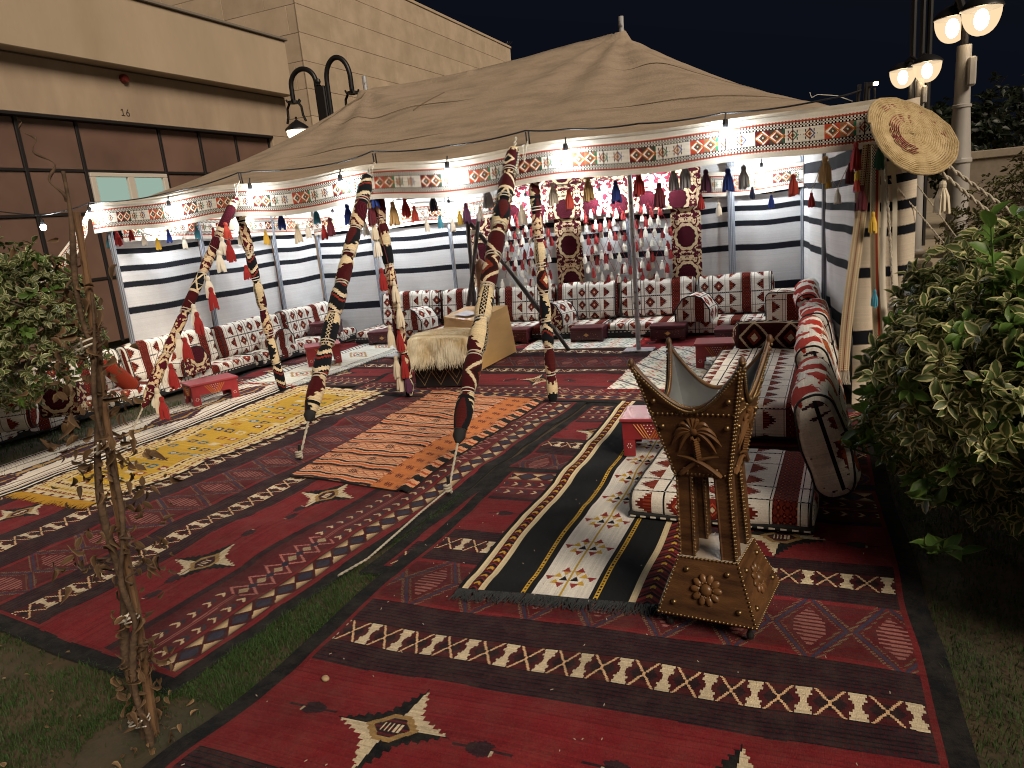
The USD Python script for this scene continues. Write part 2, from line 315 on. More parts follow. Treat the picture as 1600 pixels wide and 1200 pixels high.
def kilim(S, Dd, res, motifs, k=1.0, swap=False, s0=0.0, edge=.075, seed=1, soft=1.0):
    """A flat-woven red rug of bands; motifs: {band index: [positions along the band]}. swap: the bands run along v instead of u."""
    c = Chart(S, Dd, res, RED) if not swap else Chart(Dd, S, res, RED)
    c.S, c.D = (c.x, c.y) if not swap else (c.y, c.x)
    wav = .045 * (fbm1(c.S * 1.5, c.D * .7, seed, 2) - .5) + .008 * (fbm1(c.S * 5, c.D * 2, seed + 3, 2) - .5)
    s, d = c.S + s0, (c.D + wav) / k
    for i, (a, b, t) in enumerate(BANDS):
        m = (d >= a) & (d < b)
        if not m.any(): continue
        if t.startswith('red'): c.put(m, RED * (1.08 if i % 2 else 1.0))
        elif t == 'mar': c.put(m, MAROON * 1.3)
        elif t == 'line': c.put(m, PURP * .9)
        else: {'tri': band_tri, 'arrow': band_arrow, 'ribs': band_ribs, 'x': band_x, 'zig': band_zig}[t](c, m, s, d, a, b)
        if t == 'red!':
            for j, cs in enumerate(motifs.get(i, [])):
                D0 = (a + b) / 2 * k
                if j % 2 == 0: motif(c, m, cs, D0)
                for sg in (-1, 1): sprig(c, m, cs + sg * .33, D0 + .02 * sg, sg)
    fade = fbm1(c.S * 1.1, c.D * 3.0, seed + 2, 3); c.A *= (.80 + .4 * fade)[..., None]
    E = np.minimum(np.minimum(c.S, S - c.S), np.minimum(c.D, Dd - c.D)) + .006 * (fbm1(c.S * 6, c.D * 6, 9, 2) - .5)
    c.put(E < edge + .02, RED * .9); c.put(E < edge, BLACK * 1.1)
    return c.yarn(.14, seed, 1 if swap else 0)

def serr(c, cx, cy, a, b, tooth=.012, st=.018, half=None):
    """mask of a diamond with toothed edges"""
    x, y = near(c.x - cx, c.w) if True else 0, near(c.y - cy, c.h)
    lim = a * (1 - np.abs(q(y, st)) / b) + tooth * (((np.abs(y) / st) % 1) > .5)
    m = (np.abs(x) < lim) & (np.abs(y) < b)
    if half == 'u': m &= y > 0
    if half == 'd': m &= y < 0
    if half == 'r': m &= x > 0
    if half == 'l': m &= x < 0
    return m, x, y
def majlis(seed=1, w=1.04, h=.60, res=.006, warm=False):
    """white seat cloth: columns of toothed maroon diamonds and triangles between thin black lines"""
    c = Chart(w, h, res, WHITE * V(1, .985, .96)); MR = V(.085, .014, .012) if not warm else V(.16, .02, .014)
    def diamond(cx, cy, a, b):
        m, x, y = serr(c, cx, cy, a, b); c.put(m, MR)
        c.put(m & (np.abs(x) + np.abs(y) * a / b < a * .52) & (np.abs(x) + np.abs(y) * a / b > a * .38), RUST * 1.5)
        c.put(m & (np.abs(x) + np.abs(y) * a / b < a * .22), CREAM)
    def trig(cx, cy, a, b, hf):
        m, x, y = serr(c, cx, cy, a, b, half=hf); c.put(m, MR * .8); c.put(m & (((np.abs(y) / .02) % 1) < .35) & (np.abs(x) < a * .55), RUST)
    rows = [h * .17, h * .5, h * .83]
    for cy in rows[::2] + [rows[1]]:
        diamond(.13, cy, .075, .085)
        trig(.29, cy, .10, .085, 'r')
        trig(.79, cy, .10, .085, 'l'); diamond(.955, cy, .06, .075)
    mb = np.abs(c.x - .535) < .068
    c.put(mb, V(.14, .02, .012)); u, v_ = near(c.x - .535, .034), near(c.y, .05)
    c.put(mb & (np.abs(np.abs(u) / .017 + np.abs(v_) / .025 - .8) < .22), V(.03, .006, .006)); c.put(mb & (np.abs(u) / .017 + np.abs(v_) / .025 < .22), PINK if seed % 2 else ORANGE * .8)
    for X in (.035, .225, .455, .62, .665, .87, 1.02): c.put(np.abs(c.x - X) < .004, BLACK * 2)
    for Y in (h / 3, 2 * h / 3):
        m = (np.abs(c.y - Y) < .007) & ~mb; c.put(m, BLACK * 2); c.put(m & (((c.x / .016).astype(int) % 2) == 0) & (np.abs(c.y - Y) < .003), WHITE * .8)
    return c.yarn(.10, seed)
def flame(seed=1, red=False, w=.8, h=1.0, res=.006):
    c = Chart(w, h, res, WHITE)
    n = fbm1(c.x * 3.0, c.y * 22 + 5 * c.x, seed, 3) + .22 * np.sin(c.x * 2 * np.pi / .27); n2 = fbm1(c.x * 3.5 + 9, c.y * 26 - 6 * c.x, seed + 4, 3)
    if red: c.put(n > .43, V(.36, .028, .018)); c.put(n2 > .66, WHITE)
    else: c.put(n > .62, V(.14, .03, .035)); c.put(n2 > .66, V(.05, .02, .03)); c.put((n > .70), V(.40, .10, .03))
    m = np.abs(near(c.x - .33, .8)) < (.014 if not red else -1); c.put(m, V(.10, .11, .13)); c.put(m & (((c.y / .02).astype(int) % 2) == 0) & (np.abs(c.x - .33) < .006), WHITE * .7)
    for X in (.52,) if not red else (): c.put(np.abs(c.x - X) < .01, BLACK * 2)
    return c.yarn(.10, seed)
def damask(seed=1, w=.36, h=.46, res=.005, dark=True):
    c = Chart(w, h, res, V(.075, .008, .016)); hx = np.abs(near(c.x, w)); y = near(c.y, h)
    xx = np.minimum(c.x, w - c.x); X = np.abs(c.x - w / 2); n = fbm1(X * 34, c.y * 34, seed, 2)
    r = np.hypot(X / .115, near(c.y - h / 2, h) / .13); th = np.arctan2(near(c.y - h / 2, h), X)
    c.put((n > .52) & (r > 1.35), CREAM * V(1, .93, .85)); c.put((np.abs(r - 1.12 - .06 * np.cos(th * 10)) < .15), CREAM * V(1, .93, .85)); c.put(r < .96 + .05 * np.cos(th * 12), V(.045, .006, .012))
    c.put((r < .8) & (np.abs((r * 6) % 1 - .5) < .12), V(.10, .012, .02))
    return c.yarn(.12, seed)
def wrapcloth(seed, w=.30, h=.58, res=.0048):
    c = Chart(w, h, res, CREAM * V(1.0, .98, .9)); MR = V(.055, .008, .010); k = seed % 4; x, y = c.x, c.y
    if k == 0:                                                    # cream with comb-toothed dark wedges and a lattice seam
        for j, (cy, hh) in enumerate(((.12, .13), (.40, .15))):
            yy = np.abs(near(y - cy, h)); lim = .105 * np.clip(1 - yy / hh, 0, 1) ** .8; tooth = .020 * ((q(y, .022) / .022).astype(int) % 2)
            m = (np.minimum(x, w - x) < lim + tooth * (yy < hh)); c.put(m, BLACK * 1.8 if j else MR); c.put(m & (np.minimum(x, w - x) < lim * .35), V(.07, .012, .012))
        c.put(np.abs(near(y - .26, h)) < .012, BLACK * 1.5)
    elif k == 1:                                                  # ember diamonds on maroon
        c.put(y > -1, MR); r = np.abs(near(x - w / 2, w)) / .12 + np.abs(near(y - .18, h)) / .15
        c.put(np.abs(r - 1) < .10, CREAM); c.put(r < .78, V(.020, .008, .008)); c.put(r < .50, V(.17, .026, .014)); c.put(r < .25, CREAM)
        m = np.abs(near(y - .44, h)) < .10; c.put(m, BLACK * 1.6); c.put(m & (np.abs(np.abs(near(x, .1)) / .05 - np.abs(near(y - .44, h)) / .09) < .17), CREAM); c.put(np.abs(np.abs(near(y - .44, h)) - .10) < .012, CREAM)
    elif k == 2:                                                  # black with cream zigzag
        c.put(y > -1, BLACK * 1.7); z = np.abs(near(x, .15)) / .075; e = (y / .145) % 1; c.put((np.abs(e - .25 - .4 * q(z, .2)) < .11), CREAM); c.put((np.abs(e - .55 - .4 * q(z, .2)) < .06), V(.22, .03, .02))
    else:                                                         # cream and maroon blocks with saw edges
        saw = .022 * ((np.floor(x / .019)).astype(int) % 2) + .03 * np.abs(near(x, .15)) / .075
        yy = near(y - .15, h); m = np.abs(yy) < .085 + saw; c.put(m, MR); c.put(m & (np.abs(near(x - .075, .15)) / .05 + np.abs(yy) / .06 < 1), CREAM); c.put(m & (np.abs(near(x - .075, .15)) / .03 + np.abs(yy) / .036 < 1), BLACK * 2)
        yy = near(y - .45, h); m = np.abs(yy) < .075 + saw * .6; c.put(m, BLACK * 1.8)
    if k in (0, 3):
        m = np.abs(x - w * .5) < .017; c.put(m, BLACK * 1.4); c.put(m & (np.abs(np.abs(x - w * .5) / .012 - np.abs(near(y, .030)) / .015) < .25), CREAM * .8)
    return c.yarn(.12, seed)
def valance():
    """the tent's patterned eave band: 0.95 m repeat, 0.27 m high"""
    w, h, res = .90, .27, .0036; c = Chart(w, h, res, WHITE * V(.84, .81, .76)); y = c.y
    for Y, fl in ((.068, 1), (.198, -1)):
        d = (y - Y) * fl
        m = np.abs(d) < .013; ck = (((c.x / .0108).astype(int) + ((d + .013) / .0087).astype(int)) % 2) == 0; c.put(m & ck, BLACK * 1.2)
        m2 = np.abs(d + .024) < .006 + .003 * (((c.x / .0108).astype(int) % 2) == 0); c.put(m2, V(.34, .06, .03)); c.put(np.abs(d + .018) < .0018, V(.03, .01, .01))
    c.put(np.abs(y - .083) < .0018, BLACK); c.put(np.abs(y - .183) < .0018, BLACK)
    core = (y > .085) & (y < .181); e = (y - .133) / .048
    for x0, c0, c1 in ((.02, V(.42, .055, .03), V(.02, .16, .08)), (.47, V(.09, .014, .015), V(.03, .08, .05))):
        m = core & (c.x > x0) & (c.x < x0 + .20); u = (c.x - x0) / .20
        c.put(m & (u < .5), c0); c.put(m & (u >= .5), c1 * .5 + c0 * .5)
        c.put(m & (u > .80 + .16 * np.abs(e)), c1)
        for cx in (.27, .73):
            r = np.abs(u - cx) * 3.7 + np.abs(e) * .9
            c.put(m & (r < 1.05), RUST); c.put(m & (np.abs(r - .72) < .16), WHITE); c.put(m & (r < .5), V(.16, .05, .03)); c.put(m & (r < .33), V(.02, .06, .05)); c.put(m & (r < .14), CREAM)
        c.put(m & (np.abs(np.abs(e) - np.abs(near(u, .46)) * 3.2) < .10), V(.45, .16, .03))
    for i, x0 in enumerate((.27, .38, .72, .83)):
        x = c.x - x0; r = np.abs(x) / .036 + np.abs(e) / .80
        c.put(core & (r < 1), RUST * .8); c.put(core & (r < 1) & (x > .006), BLUE * .9 if i % 2 else V(.03, .12, .09)); c.put(core & (np.abs(r - .55) < .13), CREAM); c.put(core & (r < .25), V(.30, .10, .03)); c.put(core & (np.abs(np.abs(x) - .028) < .003) & (np.abs(np.abs(e) - .48) < .2), BLACK * 2)
        c.put(core & (np.abs(x) < .0025) & (np.abs(e) < .97), BLACK * 2); c.put(core & (np.abs(e) < .06) & (np.abs(x) > .036) & (np.abs(x) < .05) & (((c.x / .0036).astype(int) % 3) == 0), BLACK * 2)
    c.A[:] = c.A[::-1]
    return c.yarn(.07, 4)
def sadu(w=1.0, h=.12):
    """black and white runner: lattice bands between stripes along its length (u across, v along)"""
    h = .30; c = Chart(w, h, .005, BLACK * 1.3); x, y = c.x, c.y
    for a, b in ((.02, .052), (.098, .13), (.79, .822), (.915, .945)): c.put((x > a) & (x < b), CREAM * V(1, 1, .92))
    for x0, x1 in ((.052, .098), (.822, .915)):
        m = (x > x0) & (x < x1); xm = (x0 + x1) / 2; ph = (y + np.abs(x - xm) * 1.0) % .075
        c.put(m, V(.20, .022, .02)); c.put(m & (ph < .02), BLACK); c.put(m & (ph > .028) & (ph < .05), MAROON); c.put(m & (ph > .05) & (ph < .07) & (np.abs(x - xm) < .014), YEL)
    for X in (.315, .645): c.put(np.abs(x - X) < .010, YEL); c.put((np.abs(x - X) < .004) & (((y / .012).astype(int) % 2) == 0), BLACK)
    m = (x > .355) & (x < .615); c.put(m, WHITE * .92)
    c.put(m & (np.abs(x - .485) < .007), YEL * V(.8, .85, 1))
    cx = .485
    for px, py, col, up in ((.026, .0, BLACK, 1), (.062, .030, YEL, 1), (.062, -.030, YEL, 1), (.028, .047, YEL * V(.9, .9, 2), -1), (.034, .082, V(.24, .03, .025), 1), (.034, -.060, V(.24, .03, .025), -1), (.100, .0, V(.24, .03, .025), -1)):
        X, Y = np.abs(x - cx) - px, near(y - .15 - py, h) * up; c.put(m & (np.abs(X) < .022 * (1 - (Y + .021) / .042)) & (np.abs(Y) < .021), col)
    return c.yarn(.10, 6, 1)
def orange_rug(w=1.30, h=2.3):
    """across u, along v"""
    c = Chart(w, h, .007, V(.42, .15, .065)); yy = c.y + .008 * np.sin(c.x * 21) + .012 * (fbm1(c.x * 4, c.y * 2, 2, 2) - .5); f = (yy / .235) % 1.0
    for a, b, col in ((0, .13, V(.018, .010, .012)), (.13, .20, V(.65, .30, .17)), (.20, .30, V(.50, .13, .04)), (.30, .36, V(.66, .36, .22)), (.36, .46, V(.02, .012, .014)), (.46, .53, V(.66, .36, .22)), (.58, .92, V(.62, .32, .18))): c.put((f >= a) & (f < b), col)
    m = (f > .62) & (f < .88); c.put(m & (np.abs(np.abs(near(c.x, .10)) / .05 - np.abs((f - .75) / .13)) < .16), V(.30, .07, .03)); c.put(m & (np.abs(near(c.x - .16, .40)) < .045) & (np.abs(near(c.x, .022)) > .004), V(.05, .02, .02))
    m = (c.x > w - .40) & (c.x < w - .12); c.put(m, V(.52, .17, .05))
    u, v_ = near(c.x - (w - .26), .14), near(c.y + .2 * c.x, .135); g = m & (np.abs(u) < .048) & (np.abs(v_) < .028); c.put(g & ((((c.x / .012).astype(int)) % 2 == 0) | (np.abs(v_) < .007)), V(.16, .035, .02))
    m = c.x > w - .12; f2 = ((c.y + .25 * np.abs(near(c.x, .12))) / .16) % 1; c.put(m, V(.62, .30, .16)); c.put(m & (f2 < .42), BLACK * 1.4); c.put(m & (f2 > .6) & (f2 < .75), V(.35, .06, .02))
    return c.yarn(.12, 8)
def yellow_rug(w=1.15, h=3.2):
    c = Chart(w, h, .008, YEL); x, y = c.x, c.y; r = np.random.default_rng(5)
    E = np.minimum(np.minimum(x, w - x), np.minimum(y, h - y)); al = np.where((np.minimum(x, w - x) < np.minimum(y, h - y)), y, x)
    cols = [V(.10, .02, .02), V(.05, .05, .10), V(.30, .08, .03), V(.02, .06, .05), V(.55, .45, .3), V(.04, .12, .22), V(.20, .04, .03)]
    for i in range(int(w / .16)):
        for j in range(int(h / .15)):
            cx, cy = .10 + i * .155 + .07 * (j % 2), .1 + j * .15
            m = (np.abs(x - cx) < .052) & (np.abs(y - cy) < .034); col = cols[r.integers(7)]
            if r.random() < .85: c.put(m, col); c.put(m & (np.abs(x - cx) / .04 + np.abs(y - cy) / .024 < 1), CREAM if r.random() < .6 else YEL)
    m = E < .24; c.put(m, CREAM * V(1, .95, .72)); z = near(al, .07) / .035
    for k, col in ((.20, MAROON * 1.6), (.13, YEL * .9), (.075, V(.22, .05, .02))): c.put(m & (np.abs(E - k + .018 * np.abs(z)) < .013) & (np.abs(z) < .75), col)
    c.put(E < .03, CREAM); c.put((E < .034) & (((al / .05).astype(int) % 3) == 0), MAROON * 1.6)
    return c.yarn(.10, 9)
def runner(w=.82, h=.9):
    """cream runner with dark stripes and flame diamonds along v"""
    c = Chart(w, h, .008, WHITE * V(1, .95, .88)); x, y = c.x, c.y
    for X, g, col in ((.03, .02, MAROON), (.075, .008, BLACK), (.115, .008, TAN), (.66, .008, BLACK), (.70, .012, MAROON), (.74, .008, TAN), (.775, .02, BLACK * 2), (.20, .006, MAROON), (.60, .006, MAROON)): c.put(np.abs(x - X) < g, col)
    e = (x - .40) / .16; z = np.abs(near(y, .9)) / .45
    for lim, col in ((1.0, MAROON * 1.4), (.8, V(.03, .025, .05)), (.55, YEL * V(.8, .75, 2)), (.38, MAROON * 1.5), (.2, V(.05, .03, .06))): c.put(np.abs(q(e, .14)) < lim * (1 - q(z, .06)) * 1.3 - .02, col)
    z2 = 1 - z; c.put((np.abs(q(e, .14)) < .6 * (1 - q(z2, .06)) - .12), V(.04, .03, .05)); c.put((np.abs(q(e, .14)) < .4 * (1 - q(z2, .06)) - .16), TAN * 1.6)
    return c.yarn(.09, 10, 1)
def pale_rug(w=1.1, h=1.1, tint=0):
    c = Chart(w, h, .008, WHITE * V(.95, 1, .97)); x, y = c.x, c.y; E = np.minimum(x, w - x)
    if tint == 0:
        m = E < .20; c.put(m & (np.abs(near(y + .3 * E, .06)) < .011), V(.10, .13, .14)); c.put(np.abs(E - .2) < .008, V(.2, .05, .04)); c.put(np.abs(E - .03) < .008, V(.25, .14, .08))
        e = (x - w / 2) / .26; z = np.abs(near(y, .55)) / .2; d = np.abs(e) * .8 + z
        c.put((np.abs(np.abs(q(e, .1)) * .8 + q(z, .12) - .75) < .10), TAN * 1.3); c.put(np.abs(np.abs(q(e, .1)) * .8 + q(z, .12) - .4) < .07, V(.35, .10, .06)); c.put(d < .16, V(.10, .18, .16))
    else:
        a, b = near(x, .13) / .065, near(y, .17) / .085; r = np.abs(a) + np.abs(b); kx = ((x / .13 + .5).astype(int) + 2 * (y / .17 + .5).astype(int)) % 4
        for k, col in enumerate((V(.45, .07, .05), V(.12, .22, .20), V(.40, .30, .16), V(.14, .13, .15))): c.put((np.abs(r - .86) < .13) & (kx == k), col); c.put((r < .28) & (kx == (k + 2) % 4), col * 1.2)
        if tint == 2: c.put((np.abs(near(x + y, .36)) < .02), V(.12, .12, .14))
    return c.yarn(.10, 12)
def bandcloth(kind):
    """narrow woven hanging bands (u across 0.1 m, v along)"""
    c = Chart(.10, .06, .0025, CREAM * V(1, .97, .9)); x, y = c.x, c.y
    if kind == 0:
        for X in (.014, .036, .064, .086): m = np.abs(x - X) < .0058; c.put(m, V(.15, .09, .07)); c.put(m & (((y / .0075).astype(int) % 2) == 0), CREAM)
        c.put(np.abs(x - .05) < .004, V(.16, .05, .03))
    elif kind == 1:
        m = np.abs(x - .03) < .02; c.put(m & ((((y / .01).astype(int)) + (x / .01).astype(int)) % 2 == 0), BLACK * 2); m = np.abs(x - .066) < .013; c.put(m, V(.40, .06, .03)); c.put(m & (((y + x) % .02) < .006), V(.12, .02, .01))
    return c.yarn(.10, 14)
def wallcloth(base=V(.56, .558, .565)):
    """white wool panel with black stripes; v = height, 0 to 2.2 m, u = 0.5 m"""
    c = Chart(.5, 2.2, .005, base)
    z = c.y
    for Z, hw in ((.50, .055), (.97, .04), (1.255, .034), (1.43, .034), (1.615, .032), (1.80, .06)):
        e = np.abs(z - Z) + .0035 * ((c.x / .005).astype(int) % 2); c.put(e < hw, V(.012, .013, .018))
    return c.yarn(.05, 15)
def rib(col, col2, w=.02): 
    c = Chart(w, w, .0025, col); c.put(c.x < w * .4, col2); return c.yarn(.1, 16)

C_NEAR = kilim(2.30, 2.80, .005, {5: [.62, 1.12, 1.75], 13: [.63, 9, 1.69]}, seed=1)
F_R1 = fabric('kilim_front', C_NEAR, (2.30, 2.80), bump=.6, dust=.15, var=.26)
F_R2 = fabric('kilim_under', kilim(2.35, 2.95, .006, {5: [1.4, 1.9, .4]}, s0=.31, seed=3), (2.35, 2.95), bump=.6, dust=.15, var=.26)
F_L1 = fabric('kilim_left', kilim(4.1, 3.6, .0065, {5: [1.74, 1.2, .80, .3, 2.9, 3.4], 13: [.9, 1.5, 2.1, 2.7]}, k=1.17, swap=True, seed=5), (3.6, 4.1), bump=.6, dust=.15, var=.26)
F_B1 = fabric('kilim_back', kilim(3.9, 2.9, .008, {5: [.7, 1.3, 1.9, 2.6, 3.0, 3.4], 13: [.9, 1.6, 2.3, 3.0]}, s0=.2, seed=7), (3.9, 2.9), bump=.6, dust=.15, var=.26)
F_SADU = fabric('sadu_runner', sadu(), (1.0, .30), bump=.4)
F_ORANGE = fabric('orange_kilim', orange_rug(), (1.30, 2.3), bump=.5, dust=.15)
F_YELLOW = fabric('yellow_kilim', yellow_rug(), (1.15, 3.2), bump=.4)
F_RUNNER = fabric('cream_runner', runner(), (.82, .9), bump=.4)
F_PALE = fabric('pale_rug', pale_rug(), (1.1, 1.1), bump=.4)
F_LATTICE = fabric('lattice_rug', pale_rug(.52, .68, 1), (.52, .68), bump=.4)
F_LATTICE2 = fabric('lattice_rug_grey', pale_rug(.52, .68, 2), (.52, .68), bump=.4)
F_MAJ = [fabric('seat_cloth', majlis(1), (.80, .46)), fabric('seat_cloth_warm', majlis(2, warm=True), (.84, .48))]
F_FLAME, F_FLAMER = fabric('flame_cloth', flame(3), (.8, 1.0)), fabric('red_flame_cloth', flame(6, True), (.8, 1.0))
F_DAMASK = fabric('damask', damask(), (.36, .46))
F_WRAP = [fabric('wrap_cloth_' + n, wrapcloth(i), (.30, .58)) for i, n in enumerate(('white', 'ember', 'dark', 'rust'))]
F_VAL = fabric('eave_band_cloth', valance(), (.90, .27), bump=.25)
F_WALL = fabric('wall_cloth', wallcloth(), (.5, 2.2), bump=.35, var=.12, sheen=.03, vs=1.4)
F_WALL_WARMLIT = fabric('warm_lit_wall_cloth', wallcloth(V(.60, .52, .42)), (.5, 2.2), bump=.35, var=.15, sheen=.03, vs=1.4)  # wall cloth again, with the warm outside light put into its base colour
F_BAND = [fabric('woven_band_' + n, bandcloth(i), (.10, .06)) for i, n in enumerate(('dotted', 'red'))]
F_BLACK = plain('black_trim', (.012, .012, .014), .85, var=.3)
F_BEADS = fabric('beaded_cloth', rib(V(.30, .04, .015), V(.08, .01, .01)), (.02, .02), bump=.9, thread=(300, 300))

# ------------------------------------------------------------------ ground, paving
def ring_grid(xs, ys, z):
    X, Y = np.meshgrid(xs, ys, indexing='ij'); return np.stack([X, Y, z(X, Y)], -1), np.stack([X, Y], -1)
M_SOIL = plain('lawn_soil', (.040, .036, .018), .95, col2=(.075, .050, .028), vs=2.2, bump=.6, bs=30, lo=.42, hi=.6)
xs = np.unique(np.r_[np.linspace(-12, 4, 90), np.linspace(-400, -12, 6), np.linspace(4, 400, 6)]); ys = np.unique(np.r_[np.linspace(-1, 12, 80), np.linspace(-300, -1, 5), np.linspace(12, 600, 6)])
P, UV = ring_grid(xs, ys, lambda X, Y: und(X, Y) + .012 * (fbm1(X * 5, Y * 5, 21, 2) - .5) - .012)
MB().grid(P, UV).build('ground', M_SOIL, smooth=True, kind='structure')
M_PAVE = plain('paving', (.34, .28, .20), .9, var=.25, vs=1.5, bump=.2, bs=40)
P, UV = ring_grid(np.linspace(1.55, 14, 20), np.linspace(9.2, 60, 30), lambda X, Y: und(X, Y) + .012)
MB().grid(P, UV).build('pavement', M_PAVE, smooth=True, kind='structure')
mb = MB(); mb.box((1.40, 9.2, -.1), (1.55, 60, .11), .015).build('kerb', plain('kerb_stone', (.40, .36, .29), .9, var=.2), kind='structure')

# ------------------------------------------------------------------ the long building on the left and the taller stone block
M_PLASTER = plain('beige_plaster', (.45, .355, .255), .9, col2=(.345, .268, .188), vs=.9, bump=.15, bs=25, lo=.25, hi=.70, stretch=(1, 1, .42), detail=9)
M_PLASTER2 = plain('stained_plaster', (.42, .325, .235), .9, col2=(.27, .20, .142), vs=.8, bump=.15, bs=25, lo=.28, hi=.66, stretch=(1, 1.3, .45), detail=9)
M_JOINT = plain('dark_joint', (.10, .08, .06), .9)
M_PANEL = plain('bronze_panel', (.175, .105, .082), .36, var=.35, vs=.7, spec=.5, rnd=.12)
M_MULL = plain('dark_mullion', (.022, .019, .020), .5, metal=.3)
M_UPVC = plain('white_frame', (.55, .50, .44), .45)
M_STONE = plain('stone_tile', (.47, .37, .27), .82, col2=(.38, .295, .21), vs=1.6, bump=.12, bs=18, rnd=.05)
b = thing('long_building', 'long beige plaster building with bronze panels and deep parapet, number 16 on its wall', 'building', (-11, 0, 0))
MB().box((-8, -6, 0), (-.30, 13.70, 2.0)).box((-8, -6, 2.0), (-.16, 13.70, 3.80)).build('core_wall', M_JOINT, b)
MB().box((-8, -6, 3.80), (0, 14.35, 4.66), .01).box((-8, 13.70, 0), (0, 14.35, 3.798), .01).build('upper_wall', M_PLASTER2, b)
MB().box((-8, -6, 4.664), (.28, 14.30, 5.80), .015).build('parapet', M_PLASTER, b)
MB().box((-8, -6, 5.803), (.33, 14.34, 5.86), .01).build('coping', plain('coping', (.20, .17, .14), .8), b)
MB().box((-.02, -6, 4.640), (.02, 14.31, 4.661)).build('shadow_gap', M_JOINT, b)  # solid dark strip on the wall, tight under the parapet
cols = [-6, 1.0, 2.6, 4.2, 5.8, 6.9, 7.97, 8.98, 10.66, 11.64, 12.64, 13.69]; rows = [.1, 1.2, 2.28, 2.97, 3.77]
for i in range(len(cols) - 1):
    for j in range(4):
        if i == 7 and j == 2: continue
        y0, y1, z0, z1 = cols[i] + .03, cols[i + 1] - .03, rows[j] + .022, rows[j + 1] - .022
        MB().box((-.155, y0, z0), (-.11 - .004 * ((i * 7 + j * 3) % 3), y1, z1), .006).build('panel', M_PANEL, b)
for y in cols[1:]: MB().box((-.155, y - .029, .1), (-.085, y + .029, 3.77), .004).build('mullion', M_MULL, b)
for z in (2.97, 2.28, 1.2): MB().box((-.155, -6, z - .021), (-.09, 13.69, z + .021), .004).build('transom', M_MULL, b)
MB().box((-.16, -6, 3.752), (.03, 13.70, 3.797), .004).build('top_rail', M_MULL, b)
fr = MB(); y0, y1, z0, z1 = 8.98 + .035, 10.66 - .035, 2.28 + .025, 2.97 - .025
for (ya, yb, za, zb) in ((y0, y1, z1 - .07, z1), (y0, y1, z0, z0 + .07), (y0, y0 + .10, z0 + .07, z1 - .07), (y1 - .10, y1, z0 + .07, z1 - .07), ((y0 + y1) / 2 - .07, (y0 + y1) / 2 + .07, z0 + .07, z1 - .07)): fr.box((-.15, ya, za), (-.06, yb, zb), .008)
w = MB(); 
wp = thing  # (window is a part of the building)
wn = fr.build('window', M_UPVC, b)
M_PANE = emit('lit_frosted_pane', (.50, .70, .58), .22)
for ya, yb in ((y0 + .10, (y0 + y1) / 2 - .07), ((y0 + y1) / 2 + .07, y1 - .10)): MB().box((-.125, ya, z0 + .07), (-.115, yb, z1 - .07)).build('pane', M_PANE, wn)
num = meshkit.text_mesh('16', .115, .004); MB().add(np.array(num.vertices) @ V(0, 1, 0, 0, 0, 1, 1, 0, 0).reshape(3, 3) + V(.001, 9.81, 3.90), num.faces).build('wall_number', plain('number_paint', (.05, .035, .03), .7), b)
MB().lathe([(0, .09), (.055, .085), (.075, .05), (.08, .0)], 16, T((.0, 10.01, 4.52), ry=90)).build('alarm_bell', plain('alarm_red', (.16, .022, .016), .4), b)
s_ = thing('stone_building', 'tall windowless block clad in pale stone tiles behind the tent', 'building', (-11, 15.3, 0))
MB().box((-9, .03, 0), (-.03, 13.7, 8.05)).build('core_wall', plain('stone_joint', (.27, .20, .14), .9), s_)
MB().box((-9, -.01, 8.052), (.03, 13.75, 8.14), .01).build('coping', M_STONE, s_)
hgt = .62
for r_ in range(13):
    z0 = .02 + r_ * hgt; off = (r_ % 2) * .62
    edges = np.unique(np.r_[0, np.arange(off, 13.7, 1.24), 13.7])
    if z0 < 2.4: 
        continue
    for a, c_ in zip(edges[:-1], edges[1:]):
        if c_ - a > .05: MB().box((-.03, a + .004 - .03 * (a == 0), z0 + .003), (rng.uniform(-.003, .003), c_ - .004, z0 + hgt - .005), .004).build('stone_tile', M_STONE, s_)
    edges = np.unique(np.r_[-9, np.arange(-off - .3, -9, -1.24), -.031])
    for a, c_ in zip(edges[:-1], edges[1:]):
        if c_ - a > .05 and a > -6.5: MB().box((a + .004, rng.uniform(-.003, .003), z0 + .003), (c_ - .004, .03, z0 + hgt - .005), .004).build('stone_tile', M_STONE, s_)
MB().box((-9, -.0, .0), (-.031, .03, 2.495)).box((-.03, .0, 0), (0, 13.7, 2.495)).build('plinth', M_STONE, s_)
for k in range(3): MB().tube([(0.02, 13.3 + .12 * k, 8.14), (.05 + .05 * k, 13.35 + .12 * k, 8.26)], .012, 6).build('roof_fitting', M_MULL, s_)

# ------------------------------------------------------------------ the tent
tent = thing('bedouin_tent', 'large open-fronted tent with tan canvas roof and striped walls', 'tent')
X0, X1, Y0, Y1 = -7.0, .42, 5.66, 9.25
KING = [(-4.70, 7.62, 3.16), (-1.72, 7.69, 3.27)]
nx, ny = 150, 74
gx, gy = np.linspace(X0, X1, nx), np.linspace(Y0, Y1, ny); GX, GY = np.meshgrid(gx, gy, indexing='ij')
def eave(x): return 2.11 + .012 * np.cos((x + 5.14) / 1.56 * 2 * np.pi) + .012 * np.sin(x * 3.1)
Z = np.full((nx, ny), np.nan)
Z[:, 0] = eave(gx); Z[:, -1] = 2.10; Z[0, :] = 2.11 - .06 * np.sin(np.linspace(0, np.pi, ny)); Z[-1, :] = 2.13 - .03 * np.sin(np.linspace(0, np.pi, ny))
for t in np.linspace(0, 1, 240):
    p = V(*KING[0]) * (1 - t) + V(*KING[1]) * t; i, j = int(round((p[0] - X0) / (X1 - X0) * (nx - 1))), int(round((p[1] - Y0) / (Y1 - Y0) * (ny - 1))); Z[i, j] = p[2] - .055 * 4 * t * (1 - t)
